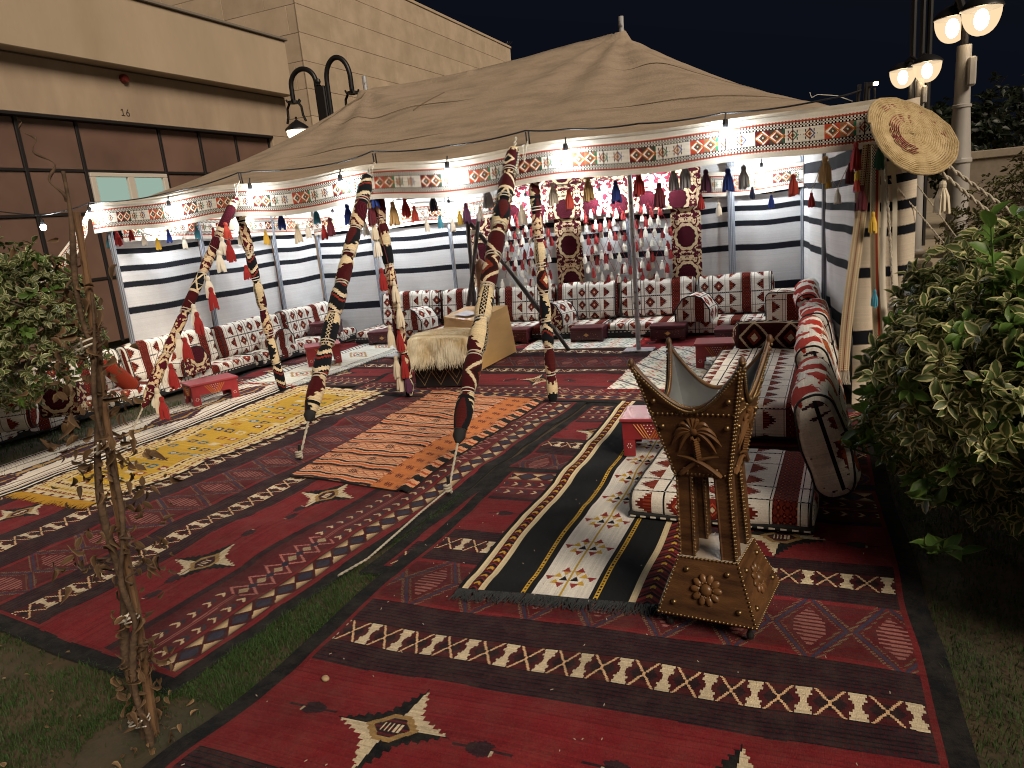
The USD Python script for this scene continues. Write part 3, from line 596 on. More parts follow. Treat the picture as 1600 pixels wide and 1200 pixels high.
for kx, ky, kz in KING:
    m = np.hypot(GX - kx, GY - ky) < .085; Z[m] = kz - .015
from scipy.sparse import lil_matrix, csr_matrix
from scipy.sparse.linalg import spsolve
fixed = ~np.isnan(Z); N = nx * ny; idx = np.arange(N).reshape(nx, ny)
ii, jj = np.nonzero(~fixed); wx_, wy_ = 1 / (gx[1] - gx[0]) ** 2, 1 / (gy[1] - gy[0]) ** 2
rows_, cols_, vals_ = [np.flatnonzero(fixed.ravel())], [np.flatnonzero(fixed.ravel())], [np.ones(fixed.sum())]
c0 = idx[ii, jj]; rows_.append(c0); cols_.append(c0); vals_.append(np.full(len(c0), -2 * (wx_ + wy_)))
for di, dj, w_ in ((1, 0, wx_), (-1, 0, wx_), (0, 1, wy_), (0, -1, wy_)): rows_.append(c0); cols_.append(idx[ii + di, jj + dj]); vals_.append(np.full(len(c0), w_))
rhs = np.where(fixed, Z, 0).ravel()
rhs[~fixed.ravel()] = -.05                                  # the stretched cloth bellies out a little
inner0 = np.minimum(np.minimum(GX - X0, X1 - GX), np.minimum(GY - Y0, Y1 - GY))
Zs = spsolve(csr_matrix((np.concatenate(vals_), (np.concatenate(rows_), np.concatenate(cols_))), shape=(N, N)), rhs).reshape(nx, ny)
dyy = np.where(GY < 7.66, 7.66 - Y0, Y1 - 7.66); sy_ = np.abs(GY - 7.66) / dyy; sx_ = np.maximum(np.clip((GX - KING[1][0]) / (X1 - KING[1][0]), 0, 1), np.clip((KING[0][0] - GX) / (KING[0][0] - X0), 0, 1))
ss_ = (sy_ ** 6 + sx_ ** 6) ** (1 / 6); ss_ = np.clip(ss_, 0, 1); tt_ = np.clip((GX - KING[0][0]) / (KING[1][0] - KING[0][0]), 0, 1); top_ = KING[0][2] + (KING[1][2] - KING[0][2]) * tt_ - .05 * 4 * tt_ * (1 - tt_)
from scipy.ndimage import gaussian_filter
lin_ = gaussian_filter(2.11 + (top_ - 2.11) * ((1 - ss_) * .72 + .28 * (1 - ss_) ** 2), 1.6); wgt = np.clip(np.minimum(np.minimum(GX - X0, X1 - GX), np.minimum(GY - Y0, Y1 - GY)) / .35, 0, 1) * .85
Zs = Zs * (1 - wgt) + np.where(fixed & (inner0 > .4), Zs, lin_) * wgt
inner = np.minimum(np.minimum(GX - X0, X1 - GX), np.minimum(GY - Y0, Y1 - GY)); inner = np.clip(inner / .5, 0, 1)
crease = 0
for kx, ky, kz in KING:                                        # folds that run out from the poles
    th, r = np.arctan2(GY - ky, GX - kx), np.hypot(GX - kx, GY - ky); crease = crease + .022 * np.sin(th * 9 + 1.3 * kx) * np.exp(-((r - .7) / .8) ** 2)
Zs = Zs + inner * (crease + .05 * (fbm1(GX * 1.1, GY * 1.4, 31, 3) - .5) + .008 * (fbm1(GX * 6, GY * 6, 33, 2) - .5))
M_CANVAS = plain('tent_canvas', (.325, .252, .185), .93, col2=(.205, .155, .110), vs=4.2, bump=.9, bs=60, lo=.24, hi=.56, detail=14, stretch=(.6, 2.0, 2.0))
P = np.stack([GX, GY, Zs], -1); mb = MB(); mb.grid(P, np.stack([GX, GY], -1)); mb.build('roof', M_CANVAS, tent, smooth=True)
for (a, c_, wd) in (((-4.66, 7.60), (-5.0, 7.05), .012), ((-3.55, 7.3), (-3.75, 6.95), .016)):       # stitched repairs
    t = np.linspace(0, 1, 8); px, py = a[0] + (c_[0] - a[0]) * t, a[1] + (c_[1] - a[1]) * t
    zz_ = np.array([Zs[np.abs(gx - u).argmin(), np.abs(gy - v_).argmin()] for u, v_ in zip(px, py)]) + .008
    MB().tube(np.stack([px, py, zz_], -1), wd * .6, 5).build('roof_seam', plain('seam_thread', (.15, .105, .07), .9), tent)
M_SEAMC = plain('roof_hem', (.255, .192, .135), .95, var=.3, vs=20)
for ys_ in (6.30, 7.02, 8.4):                                    # the strips the canvas is sewn from
    j = int(round((ys_ - Y0) / (Y1 - Y0) * (ny - 1))); sl = slice(2, nx - 2); MB().tube(np.stack([gx[sl], gy[j] + .02 * np.sin(gx[sl] * 2), Zs[sl, j] - .0005], -1), .0038, 5).build('roof_seam', M_SEAMC, tent, smooth=True)
M_POLE = plain('pole_grey', (.42, .43, .46), .45, metal=.3, col2=(.12, .11, .10), vs=14, lo=.32, hi=.42, detail=6)
for kx, ky, kz in KING:
    MB().tube([(kx, ky, .01), (kx, ky, kz + .14)], .026, 12).build('king_pole', M_POLE, tent); MB().box((kx - .16, ky - .10, .03), (kx + .16, ky + .12, .045), .004).build('pole_foot', M_POLE, tent)
# eave band: front, wrapping a little round both corners, plus the flap that drops forward on the left
def strip(name, pts, ztop, h, mat, parent, nz=7, wob=.012, u0=0.0, per=.27, sway=.02, seed=0, flip=False):
    pts = np.asarray(pts, float); L = np.concatenate([[0], np.cumsum(np.linalg.norm(np.diff(pts[:, :2], axis=0), axis=1))]); n = max(8, int(L[-1] / .045))
    s = np.linspace(0, L[-1], n); x, y = np.interp(s, L, pts[:, 0]), np.interp(s, L, pts[:, 1]); zt = np.interp(s, L, ztop) if np.ndim(ztop) else np.full(n, ztop)
    tx, ty = np.gradient(x), np.gradient(y); l = np.hypot(tx, ty); nxn, nyn = ty / l, -tx / l
    v = np.linspace(0, 1, nz); off = (wob * (fbm1(s * 2.3, s * 0, seed + 40, 3) - .5) * 2)[:, None] * (.3 + v) + sway * np.sin(s * 4.1 + seed)[:, None] * v * v * .5
    edge = .005 * np.sin(s * 4.03 + seed) + .01 * (fbm1(s * 3, s * 0 + 5, seed, 2) - .5)
    Pz = zt[:, None] - h * v[None] + edge[:, None] * v[None] 
    P = np.stack([x[:, None] + nxn[:, None] * off, y[:, None] + nyn[:, None] * off, Pz], -1)
    UVv = np.stack(np.broadcast_arrays(u0 + s[:, None], per * (1 - v)[None]), -1)
    return MB().grid(P, UVv).build(name, mat, parent, smooth=True)
fx = np.linspace(-7.02, .44, 60); strip('eave_band', np.stack([fx, np.full(60, 5.625)], -1), eave(fx) - .015, .275, F_VAL, tent, wob=.010, per=.27, u0=.1)
strip('eave_hem', np.stack([fx, np.full(60, 5.632)], -1), eave(fx) + .012, .05, plain('hem_canvas', (.62, .55, .45), .9, var=.2), tent, nz=3)
strip('eave_band', [(.44, 5.63), (.50, 5.9), (.47, 9.2)], [2.10, 2.08, 2.05], .27, F_VAL, tent, seed=3)
n = 24; t = np.linspace(0, 1, n)                                   # the drooping left flap
A0 = np.stack([-7.02 - .10 * t, 5.62 - .80 * t, 2.10 - .80 * t - .06 * np.sin(t * np.pi)], -1); B0 = A0 + V(.02, -.10, -.27)
v_ = np.linspace(0, 1, 7); P = A0[:, None] * (1 - v_)[None, :, None] + B0[:, None] * v_[None, :, None]; P[..., 0] += .02 * np.sin(t * 9)[:, None]
MB().grid(P, np.stack(np.broadcast_arrays((t * 1.15)[:, None], (.27 * (1 - v_))[None]), -1)).build('eave_flap', F_VAL, tent, smooth=True)
# inner bands on the back and left walls
bx = np.linspace(-6.85, -.05, 40); strip('inner_band', np.stack([bx, np.full(40, 9.13)], -1), 1.88 - .03 * np.sin((bx + .05) / 1.26 * np.pi) ** 2, .275, F_VAL, tent, seed=5, u0=.3)
strip('inner_band', [(-6.83, 5.8), (-6.83, 9.1)], [1.98, 1.88], .27, F_VAL, tent, seed=6)
# striped wall panels between poles
def wall(pts, name='wall_panel', zt=2.12, folds=.036, seed=0, u0=0.0, zb=.0, mat=None):
    pts = np.asarray(pts, float); L = np.concatenate([[0], np.cumsum(np.linalg.norm(np.diff(pts, axis=0), axis=1))]); n = max(10, int(L[-1] / .05)); s = np.linspace(0, L[-1], n)
    x, y = np.interp(s, L, pts[:, 0]), np.interp(s, L, pts[:, 1]); tx, ty = np.gradient(x), np.gradient(y); l = np.hypot(tx, ty); z = np.linspace(zb, zt, 26)
    e = np.sin(np.pi * s / L[-1]); S, ZZ = np.meshgrid(s, z, indexing='ij')
    off = folds * ((fbm1(S * 1.7 + .8 * ZZ, ZZ * .9, seed + 50, 3) - .5) * 2.2 + .6 * np.sin(S * 5 + 2.2 * ZZ + seed) * (1 - ZZ / 2.2)) * (.4 + e[:, None])
    sag = -.028 * e[:, None] ** 2 * (ZZ / 2.2)
    P = np.stack([x[:, None] + (ty / l)[:, None] * off, y[:, None] - (tx / l)[:, None] * off, ZZ + sag], -1)
    return MB().grid(P, np.stack([S + u0, ZZ], -1)).build(name, mat or F_WALL, tent, smooth=True)
bxs = [-6.88, -5.86, -4.60, -3.35, -2.10, -.85, -.06]
for i in range(6): wall([(bxs[i] + .01, 9.2), (bxs[i + 1] - .01, 9.2)], seed=i, u0=i * .37)
lys = [5.66, 6.90, 8.22, 9.2]
for i in range(3): wall([(-6.90, lys[i] + .01), (-6.90, lys[i + 1] - .01)], seed=10 + i, u0=i * .21)
wall([(-.05, 9.2), (.16, 7.6), (.33, 5.75)], seed=20)
wall([(.30, 5.70), (.40, 5.73), (.47, 5.80), (.54, 5.83), (.60, 5.78), (.66, 5.80), (.70, 5.88)], seed=21, name='drawn_curtain', folds=.016, mat=F_WALL_WARMLIT)
wall([(.70, 5.89), (.64, 7.6), (.57, 9.3)], seed=22, name='outer_curtain', mat=F_WALL_WARMLIT)
F_POLEB = fabric('grey_pole_tape', rib(V(.30, .32, .36), V(.10, .11, .14), .02), (.02, .02), bump=.1)
for x in bxs[1:-1] + [-.06]: MB().tube([(x, 9.16, 0), (x, 9.16, 2.1)], .024 if x != -.85 else .042, 10).build('wall_pole', F_POLEB, tent)
for y in lys: MB().tube([(-6.86, y, 0), (-6.86 + .02, y, 2.1)], .026, 10).build('wall_pole', F_POLEB, tent)
MB().tube([(.14, 7.6, 0), (.14, 7.6, 2.1)], .024, 10).build('wall_pole', F_POLEB, tent)
# damask hangings on the back wall
def sheet(name, x0, x1, z0, z1, y, mat, parent, lab=None, seed=0):
    X, ZZ = np.meshgrid(np.linspace(x0, x1, 14), np.linspace(z0, z1, 18), indexing='ij'); Yv = y + .012 * (fbm1(X * 4, ZZ * 2, seed, 2) - .5) * 2
    return MB().grid(np.stack([X, Yv, ZZ], -1), np.stack([X - x0, ZZ], -1)).build(name, mat, parent, smooth=True, label=lab)
for i, x in enumerate((-4.12, -2.86, -1.36)): sheet('damask_hanging', x - .20, x + .16, .60, 1.60, 9.115, F_DAMASK, tent, seed=i)
sheet('damask_pelmet', -3.80, -1.18, 1.50, 2.02, 9.085, F_DAMASK, tent, seed=7)
# clips that stand on the pole heads
for x in (-5.0, -3.50, -2.07):
    c_ = MB(); 
    for dx in (-.012, .012): c_.tube([(x + dx, 5.68, 2.12), (x + dx, 5.67, 2.235)], .006, 6)
    c_.build('pole_pin', M_MULL, tent); MB().tube([(x, 5.66, 2.13), (x - .02, 5.60, 2.13), (x - .012, 5.59, 2.0), (x + .01, 5.60, 2.1), (x, 5.66, 2.16)], .004, 5).build('cord_lashing', plain('white_cord', (.62, .58, .50), .8), tent)
MB().tube([(.31, 5.75, 2.10), (.32, 5.72, 2.24)], .012, 8).tube([(.355, 5.75, 2.10), (.36, 5.72, 2.245)], .012, 8).build('pole_pin', M_MULL, tent)
# front uprights dressed in woven cloth
def wrapped(pts, r, mats, name, label, cat, lump=.2, rope_to=None, seed=0, group=None, cord=True):
    t_ = thing(name, label, cat, group=group); pts = np.asarray(pts, float); n = 54; L = np.linalg.norm(pts[-1] - pts[0]); s = np.linspace(0, 1, n)
    line = pts[0] * (1 - s)[:, None] + pts[-1] * s[:, None]; rr = r * (1 + lump * 2 * (fbm1(s * L * 4.2, s * 0, seed + 60, 3) - .5)); k = len(mats)
    for tie in np.linspace(.0, 1, k + 1)[1:-1]: rr *= 1 - .30 * np.exp(-((s - tie) * L / .035) ** 2)
    rr *= 1 - .30 * np.clip((s - .93) / .07, 0, 1) ** 2 - .25 * np.clip((.05 - s) / .05, 0, 1)
    line = line + .25 * r * np.stack([fbm1(s * 5, s * 0, seed, 2) - .5, fbm1(s * 5, s * 0 + 3, seed, 2) - .5, s * 0], -1)
    bnd = np.linspace(0, n - 1, k + 1).round().astype(int)
    for i in range(k):
        a, c_ = bnd[i], bnd[i + 1] + 1; mb = MB().tube(line[a:c_], rr[a:c_], 14, usc=1.0); mb.t = [u * V(.30 / (2 * np.pi * rr.mean()), 1) + V(.05 * i, .17 * i) for u in mb.t]
        mb.build('wrap', mats[i], t_, smooth=60)
    for tie in np.linspace(.0, 1, k + 1)[1:-1]:
        i = int(tie * (n - 1)); d = unit(line[i + 1] - line[i]); a = unit(np.cross(d, V(0, 0, 1))) if abs(d[2]) < .95 else V(1, 0, 0); b_ = np.cross(d, a); th = np.linspace(0, 4 * np.pi, 30)
        MB().tube(line[i] + (np.cos(th)[:, None] * a + np.sin(th)[:, None] * b_) * (rr[i] + .004) + d * (th / (4 * np.pi) * .05 - .025)[:, None], .0042, 5).build('cord_tie', MATS['white_cord'], t_)
    return t_, line, rr

# ------------------------------------------------------------------ rugs
def quad(cs, n, m):
    """bilinear patch over the corners near-left, near-right, far-right, far-left"""
    a, b, c, d = [V(*p) for p in cs]; S, Tt = np.meshgrid(np.linspace(0, 1, n), np.linspace(0, 1, m), indexing='ij')
    return S, Tt, (1 - Tt)[..., None] * ((1 - S)[..., None] * a + S[..., None] * b) + Tt[..., None] * ((1 - S)[..., None] * d + S[..., None] * c)
def rug(name, label, cs, size, mat, layer, uvf=None, fringe=None, group=None, wr=.0, seed=0, edge=True, step=.05, curl=None, cat='rug'):
    """size: cloth metres across and along; uvf turns (across, along) into the weave's uv"""
    n, m = max(6, int(size[0] / step)), max(6, int(size[1] / step)); S, Tt, XY = quad(cs, n, m); x, y = XY[..., 0], XY[..., 1]
    wv = .014 * (fbm1(x * 2.2, y * 2.2, seed + 70, 2) - .5); ed = np.minimum(np.minimum(S, 1 - S) * size[0], np.minimum(Tt, 1 - Tt) * size[1])
    jx = .028 * (fbm1(x * 1.6, y * 1.6, seed + 80, 2) - .5) * 2; XY = XY + np.stack([jx, .6 * jx[::-1]], -1)
    z = und(XY[..., 0], XY[..., 1]) + layer + .006 + wr * np.clip(fbm1(x * 1.0 + seed + y * .6, y * 3.8 - x * .5, seed + 90, 2) - .48, 0, 1) * np.clip(ed / .15, 0, 1)
    z = z + .003 * np.abs(wv) / .0055
    if curl is not None: z = z + curl(S, Tt, size)
    a, l = S * size[0], Tt * size[1]; uv = np.stack(uvf(a, l) if uvf else (a, l), -1)
    P = np.concatenate([XY, z[..., None]], -1); r = thing(name, label, cat, group=group)
    MB().grid(P, uv).build('pile', mat, r, smooth=True)
    e = MB(); loop = [P[:, 0], P[-1, :], P[::-1, -1], P[0, ::-1]]
    for q_ in loop: e.grid(np.stack([q_, q_ - V(0, 0, .011)], 1), np.zeros((len(q_), 2, 2)))
    e.build('selvedge', F_BLACK if edge else mat, r)
    if fringe:
        col, sides, ln, cnt = fringe; fb = MB(); rr = np.random.default_rng(seed + 5)
        for sd_ in sides:
            row = {'near': P[:, 0], 'far': P[:, -1], 'left': P[0], 'right': P[-1]}[sd_]; inn = {'near': P[:, 1], 'far': P[:, -2], 'left': P[1], 'right': P[-2]}[sd_]
            for t in np.sort(rr.uniform(0, 1, cnt)):
                k = t * (len(row) - 1); i = min(int(k), len(row) - 2); p = row[i] * (1 - k + i) + row[i + 1] * (k - i); d = unit((row[i] - inn[i]) * V(1, 1, 0)); sd2 = V(-d[1], d[0], 0); L_ = ln * rr.uniform(.6, 1.25); w_ = rr.uniform(-.5, .5) * L_
                pts = [p + V(0, 0, -.002), p + d * L_ * .5 + sd2 * w_ * .3 + V(0, 0, .004 * rr.random()), p + d * L_ + sd2 * w_ + V(0, 0, -.007)]
                fb.tube(pts, [.0022, .0026, .0012], 3, caps=False)
        fb.build('fringe', col, r, kind='stuff')
    return r
M_FR_BLACK = plain('fringe_dark', (.035, .040, .045), .95); M_FR_GOLD = plain('fringe_gold', (.42, .24, .03), .95); M_FR_RED = plain('fringe_red', (.36, .02, .02), .95); M_FR_WHITE = plain('fringe_white', (.6, .55, .47), .95)
rug('kilim_rug', 'large red banded flat-woven rug in the foreground under the wooden incense burner', [(-1.90, 1.22), (.43, 1.22), (.405, 4.02), (-1.79, 4.02)], (2.30, 2.80), F_R1, .012, lambda a, l: (a, 2.80 - l), wr=0, seed=1)
rug('kilim_rug', 'red banded rug half covered by the foreground rug, beneath the black runner', [(-2.0, 2.62), (.37, 2.62), (.42, 5.57), (-1.70, 5.57)], (2.35, 2.95), F_R2, .003, lambda a, l: (a, 2.95 - l), wr=0, seed=2)
rug('kilim_rug', 'wide red rug on the left whose bands run towards the tent, under the yellow rug', [(-5.74, 2.05), (-2.16, 1.63), (-1.72, 5.66), (-5.28, 6.08)], (3.6, 4.1), F_L1, .003, lambda a, l: (3.6 - a, l), wr=0, seed=3)
rug('kilim_rug', 'red banded rug inside the tent around the grey king pole', [(-4.35, 5.86), (-.45, 5.46), (-.45, 8.78), (-4.35, 8.92)], (3.9, 3.2), F_B1, .009, lambda a, l: (a, l * 2.9 / 3.2), wr=0, seed=4)
rug('kilim_rug', 'red rug at the back left of the tent, mostly under the pale rug', [(-6.42, 6.15), (-4.32, 6.12), (-4.32, 8.95), (-6.35, 9.0)], (2.1, 2.9), F_R2, .003, lambda a, l: (a, l), wr=0, seed=5)
rug('runner_rug', 'black and white long runner with yellow lines beside the incense burner', [(-1.42, 2.53), (-.46, 2.60), (-.44, 5.50), (-1.42, 5.56)], (1.0, 2.95), F_SADU, .026, lambda a, l: (a, l), (M_FR_BLACK, ['near'], .075, 420), seed=6, wr=.012)
def roll(S, Tt, size): return .022 * np.exp(-((S - .955) / .035) ** 2)
rug('orange_rug', 'orange wavy-striped rug lying between the two wrapped guy ropes', [(-3.24, 3.66), (-2.27, 3.56), (-2.10, 5.62), (-3.36, 5.94)], (1.08, 2.2), F_ORANGE, .018, lambda a, l: (a * 1.30 / 1.08, l), seed=7, wr=.035, curl=roll)
rug('yellow_rug', 'yellow rug with coloured lozenges and white border on the left', [(-5.18, 3.12), (-4.28, 3.02), (-3.86, 5.88), (-5.06, 6.14)], (1.15, 3.2), F_YELLOW, .018, None, (M_FR_GOLD, ['near'], .09, 300), seed=8, wr=.03)
rug('runner_rug', 'cream runner with flame diamonds along the left mattresses', [(-6.08, 2.3), (-5.26, 2.2), (-5.15, 6.28), (-5.98, 6.34)], (.82, 4.1), F_RUNNER, .017, None, seed=9, wr=.04)
rug('pale_rug', 'pale grey and white rug with tan diamonds before the left mattresses', [(-6.05, 6.30), (-5.12, 6.12), (-4.85, 8.05), (-5.78, 8.75)], (1.1, 2.4), F_PALE, .020, None, (M_FR_RED, ['near'], .05, 160), seed=10, wr=.02, edge=False)
rug('pale_rug', 'white lattice rug with red fringe at the foot of the king pole', [(-3.15, 7.84), (-1.84, 7.92), (-1.84, 8.52), (-3.2, 8.52)], (1.3, .66), F_LATTICE, .021, None, (M_FR_RED, ['right'], .09, 150), seed=11, edge=False)
rug('pale_rug', 'white lattice rug with dark bars under the far red stool, behind the incense burner', [(-1.66, 6.02), (-.74, 5.94), (-.74, 7.86), (-1.52, 7.95)], (.9, 1.95), F_LATTICE2, .021, None, (M_FR_RED, ['near'], .07, 130), seed=12, edge=False, wr=.02)

# ------------------------------------------------------------------ seats
def soft(L, D, H, r=.05, n=26, seed=0, bulge=.0, lump=.008, taper=None):
    """a stuffed block along x: rings of a rounded rectangle; returns MB with u along x and v round the girth from the bottom of the front"""
    k = 7; a = np.linspace(0, np.pi / 2, k); hx, hz = D / 2, H / 2; r = min(r, hx * .95, hz * .95); prof = []
    for cx, cz, s0 in ((hx - r, -hz + r, -np.pi / 2), (hx - r, hz - r, 0), (-hx + r, hz - r, np.pi / 2), (-hx + r, -hz + r, np.pi)):
        for t in a: prof.append((cx + r * np.cos(s0 + t), cz + r * np.sin(s0 + t)))
    prof = np.array(prof); prof[:, 0] *= -1                        # front (-y) first, then the top, back, bottom
    full = []
    for i in range(len(prof)):
        p, q_ = prof[i], prof[(i + 1) % len(prof)]; m = max(1, int(np.linalg.norm(q_ - p) / .05)); full += [p + (q_ - p) * j / m for j in range(m)]
    full.append(full[0]); full = np.array(full); per = np.concatenate([[0], np.cumsum(np.linalg.norm(np.diff(full, axis=0), axis=1))])
    xs_ = np.concatenate([np.linspace(-L / 2, -L / 2 + r * .6, 4)[:-1], np.linspace(-L / 2 + r * .6, L / 2 - r * .6, n), np.linspace(L / 2 - r * .6, L / 2, 4)[1:]])
    e = np.clip((L / 2 - np.abs(xs_)) / (r * .6), 0, 1); ins = r * .35 * (1 - np.sqrt(1 - (1 - e) ** 2 * .999)); sc = np.stack([1 - ins / hx, 1 - ins / hz], -1)
    b = 1 + bulge * (1 - (2 * xs_ / L) ** 2); P = np.empty((len(xs_), len(full), 3)); P[..., 0] = xs_[:, None]; P[..., 1] = full[None, :, 0] * sc[:, None, 0] * b[:, None]; P[..., 2] = full[None, :, 1] * sc[:, None, 1] * b[:, None]
    nrm = np.stack([np.zeros(P.shape[:2]), P[..., 1] / hx, P[..., 2] / hz], -1); nz_ = fbm1(P[..., 0] * 5 + P[..., 1] * 4, P[..., 2] * 5 + seed * 3.1, seed, 2) - .5; nz_[:, -1] = nz_[:, 0]
    P = P + nrm * (nz_ * 2 * lump)[..., None]
    mb = MB().grid(P, np.stack(np.broadcast_arrays(xs_[:, None] + L / 2, per[None]), -1))
    caps = []
    for end in (0, -1):
        ring = P[end][:-1]; c = ring.mean(0); c[0] += (-.012 if end == 0 else .012); m = len(ring); mid = c + (ring - c) * .55; mid[:, 0] = c[0]
        vv = np.vstack([ring, mid, c]); f = [[i, (i + 1) % m, m + (i + 1) % m, m + i] for i in range(m)] + [[m + i, m + (i + 1) % m, 2 * m, 2 * m] for i in range(m)]; caps.append(MB().add(vv, f, vv[:, 1:] + V(.5, .5)))
    rings = [np.vstack([P[i], P[i][:1]]) for i in (1, -2)]
    return mb, caps, rings
def seat(name, label, cat, L, D, H, M, mat, group=None, r=.05, seed=0, trim=None, end=None, bulge=.02, lump=.012, v0=0.0, u0=0.0, back=None, pipe=True, red_back=1):
    t_ = thing(name, label, cat, group=group); mb, caps, rings = soft(L, D, H, r, seed=seed, bulge=bulge, lump=lump)
    mb.t = [u + V(u0, v0) for u in mb.t]
    if back is not None:                                            # a different cloth on the far half of the girth
        v, f, uv = mb.arr(); yc = v[f][:, :, 1].mean(1); A_, B_ = MB(), MB(); zc = v[f][:, :, 2].mean(1); top = (yc > .30 * D) | ((zc > .36 * H) & (yc > -.42 * D)) if red_back < 0 else (yc < -.30 * D) | ((zc > .36 * H) & (yc < .42 * D)); A_.add(v, f[~top], uv); B_.add(v, f[top], uv)
        A_.xf(M).build('cover', mat, t_, smooth=True); B_.xf(M).build('back_cover', back, t_, smooth=True)
    else: mb.xf(M).build('cover', mat, t_, smooth=True)
    for cp in caps: cp.xf(M).build('end_panel', end or mat, t_, smooth=50)
    if pipe:
        for rg in rings: MB().tube(rg * V(1, 1.01, 1.01), .006, 6, caps=False).xf(M).build('piping', F_BLACK, t_, smooth=True)
    if trim:
        e = MB(); e.box((-L / 2 - .004, -D / 2 - .006, -H / 2 + .005), (L / 2 + .004, D / 2 + .006, -H / 2 + H * trim), .012); e.xf(M).build('base_band', F_BLACK, t_)
        st = MB(); k = int(L / .05)
        for i in range(k): st.box((-L / 2 + (i + .2) * L / k, -D / 2 - .008, -H / 2 + H * trim - .028), (-L / 2 + (i + .75) * L / k, -D / 2 - .004, -H / 2 + H * trim - .020))
        st.xf(M).build('stitching', MATS['white_cord'], t_)
    return t_
G = lambda x, y: float(und(x, y))
# back row
for i, (a, b_) in enumerate(((-5.95, -4.16), (-4.12, -2.32), (-2.28, -.46))):
    seat('floor_mattress', ('low white patterned mattress at the back left, under the small armrest', 'low white patterned mattress along the back wall, behind the wooden box', 'low white patterned mattress along the back wall, right of the king pole')[i], 'mattress', b_ - a, .68, .17, T(((a + b_) / 2, 8.84, .115 + G(-3, 8.8)), rz=(0, .5, -.8)[i]), F_MAJ[i == 2], 'mattresses along the walls', .05, i, trim=.55, v0=.05, u0=.3 * i)
bl = [(-5.72, -4.78, 'back bolster cushion at the far left corner, beside the tent seam'), (-4.74, -3.92, 'back bolster cushion behind the hanging goatskin'), (-3.88, -3.08, 'back bolster cushion right of the tripod with an orange lozenge column'), (-3.04, -2.24, 'back bolster cushion left of the king pole under the tassel net'), (-2.20, -1.28, 'back bolster cushion right of the king pole, with a netted lozenge'), (-1.24, -.38, 'back bolster cushion at the right end, under the right damask hanging')]
for i, (a, b_, lab) in enumerate(bl):
    seat('bolster_cushion', lab, 'cushion', b_ - a, .20, .46, T(((a + b_) / 2, 9.03 - .01 * (i % 2), .43 + G(-3, 9)), rx=-9, rz=(1, -1, .5, -.7, .8, -.5)[i], ry=(0, 0, 0, 0, -.5, -1.0)[i]), F_MAJ[0], 'bolster cushions leaning on the walls', .075, 20 + i, v0=.02, u0=.13 * i, bulge=.05, lump=.020)
# left row
for i, (a, b_) in enumerate(((3.15, 5.05), (5.10, 7.0), (7.05, 8.98))):
    xm = (-6.98, -6.80, -6.62)[i]
    seat('floor_mattress', ('near left mattress that runs out past the left bush', 'left mattress beside the near red stool', 'left mattress beside the far left red stool')[i], 'mattress', b_ - a, .66, .17, T((xm, (a + b_) / 2, .115 + G(-6.7, (a + b_) / 2)), rz=90 - (3.5, 3.5, 4)[i]), F_MAJ[i % 2], 'mattresses along the walls', .05, 30 + i, trim=.55, v0=.05)
for i, (a, b_, lab) in enumerate(((4.62, 5.48, 'near left bolster cushion behind the dried plant'), (5.52, 6.72, 'left bolster cushion behind the tasselled guy rope'), (6.78, 7.84, 'left bolster cushion beside the left wrapped upright'), (7.90, 8.86, 'left bolster cushion next to the far left corner'))):
    xm = -6.98 + .10 * i
    seat('bolster_cushion', lab, 'cushion', b_ - a, .20, .42, T((xm + .02, (a + b_) / 2, .40 + G(-6.8, a)), rx=-10, rz=90 - 3.5) @ T((0, 0, 0), rz=0), F_MAJ[0], 'bolster cushions leaning on the walls', .075, 40 + i, v0=.02, u0=.2 * i, bulge=.05, lump=.020)
# corner armrests and loose cushions
def wedge(name, label, L, W, H, M, mat, seed=0, end=None):
    """an armrest: a five-sided hump"""
    t_ = thing(name, label, 'cushion'); pr = V(-W / 2, 0, -W / 2 - .005, H * .45, -W * .28, H * .9, -W * .1, H, W * .1, H, W * .28, H * .9, W / 2 + .005, H * .45, W / 2, 0).reshape(-1, 2)
    dn = []
    for i in range(len(pr) - 1):
        for j in range(4): dn.append(pr[i] + (pr[i + 1] - pr[i]) * j / 4)
    dn.append(pr[-1]); dn = np.array(dn); per = np.concatenate([[0], np.cumsum(np.linalg.norm(np.diff(dn, axis=0), axis=1))]); xs_ = np.linspace(-L / 2, L / 2, 16)
    P = np.stack([np.broadcast_to(xs_[:, None], (16, len(dn))), np.broadcast_to(dn[None, :, 0], (16, len(dn))), np.broadcast_to(dn[None, :, 1], (16, len(dn)))], -1).copy(); P += .007 * (fbm1(P[..., 0] * 7, P[..., 1] * 7 + P[..., 2] * 7, seed, 2) - .5)[..., None] * 2
    MB().grid(P, np.stack(np.broadcast_arrays(xs_[:, None] + L / 2, per[None]), -1)).xf(M).build('cover', mat, t_, smooth=40)
    cp = MB()
    for e in (0, -1):
        cp = MB(); c = P[e].mean(0); c[0] += -.01 if e == 0 else .01; m = len(dn); cp.add(np.vstack([P[e], c]), [[i, (i + 1) % m, m] for i in range(m)], np.vstack([P[e], c])[:, 1:] + V(.5, 0)); cp.xf(M).build('end_panel', end or mat, t_, smooth=40)
    for e in (0, -1): MB().tube(P[e], .008, 6).xf(M).build('piping', F_BLACK, t_, smooth=True)
    return t_
wedge('armrest_cushion', 'hump-backed armrest cushion with black end on the right part of the back mattress', .34, .40, .30, T((-1.22, 8.62, .205), rz=82), F_MAJ[1], 1, F_MAJ[0])
wedge('armrest_cushion', 'hump-backed armrest cushion at the back left corner', .36, .40, .28, T((-4.98, 8.66, .205), rz=78), F_MAJ[0], 2)
wedge('armrest_cushion', 'rounded armrest cushion behind the right wrapped upright', .30, .36, .28, T((-2.95, 8.66, .205), rz=70), F_MAJ[0], 3, F_DAMASK)
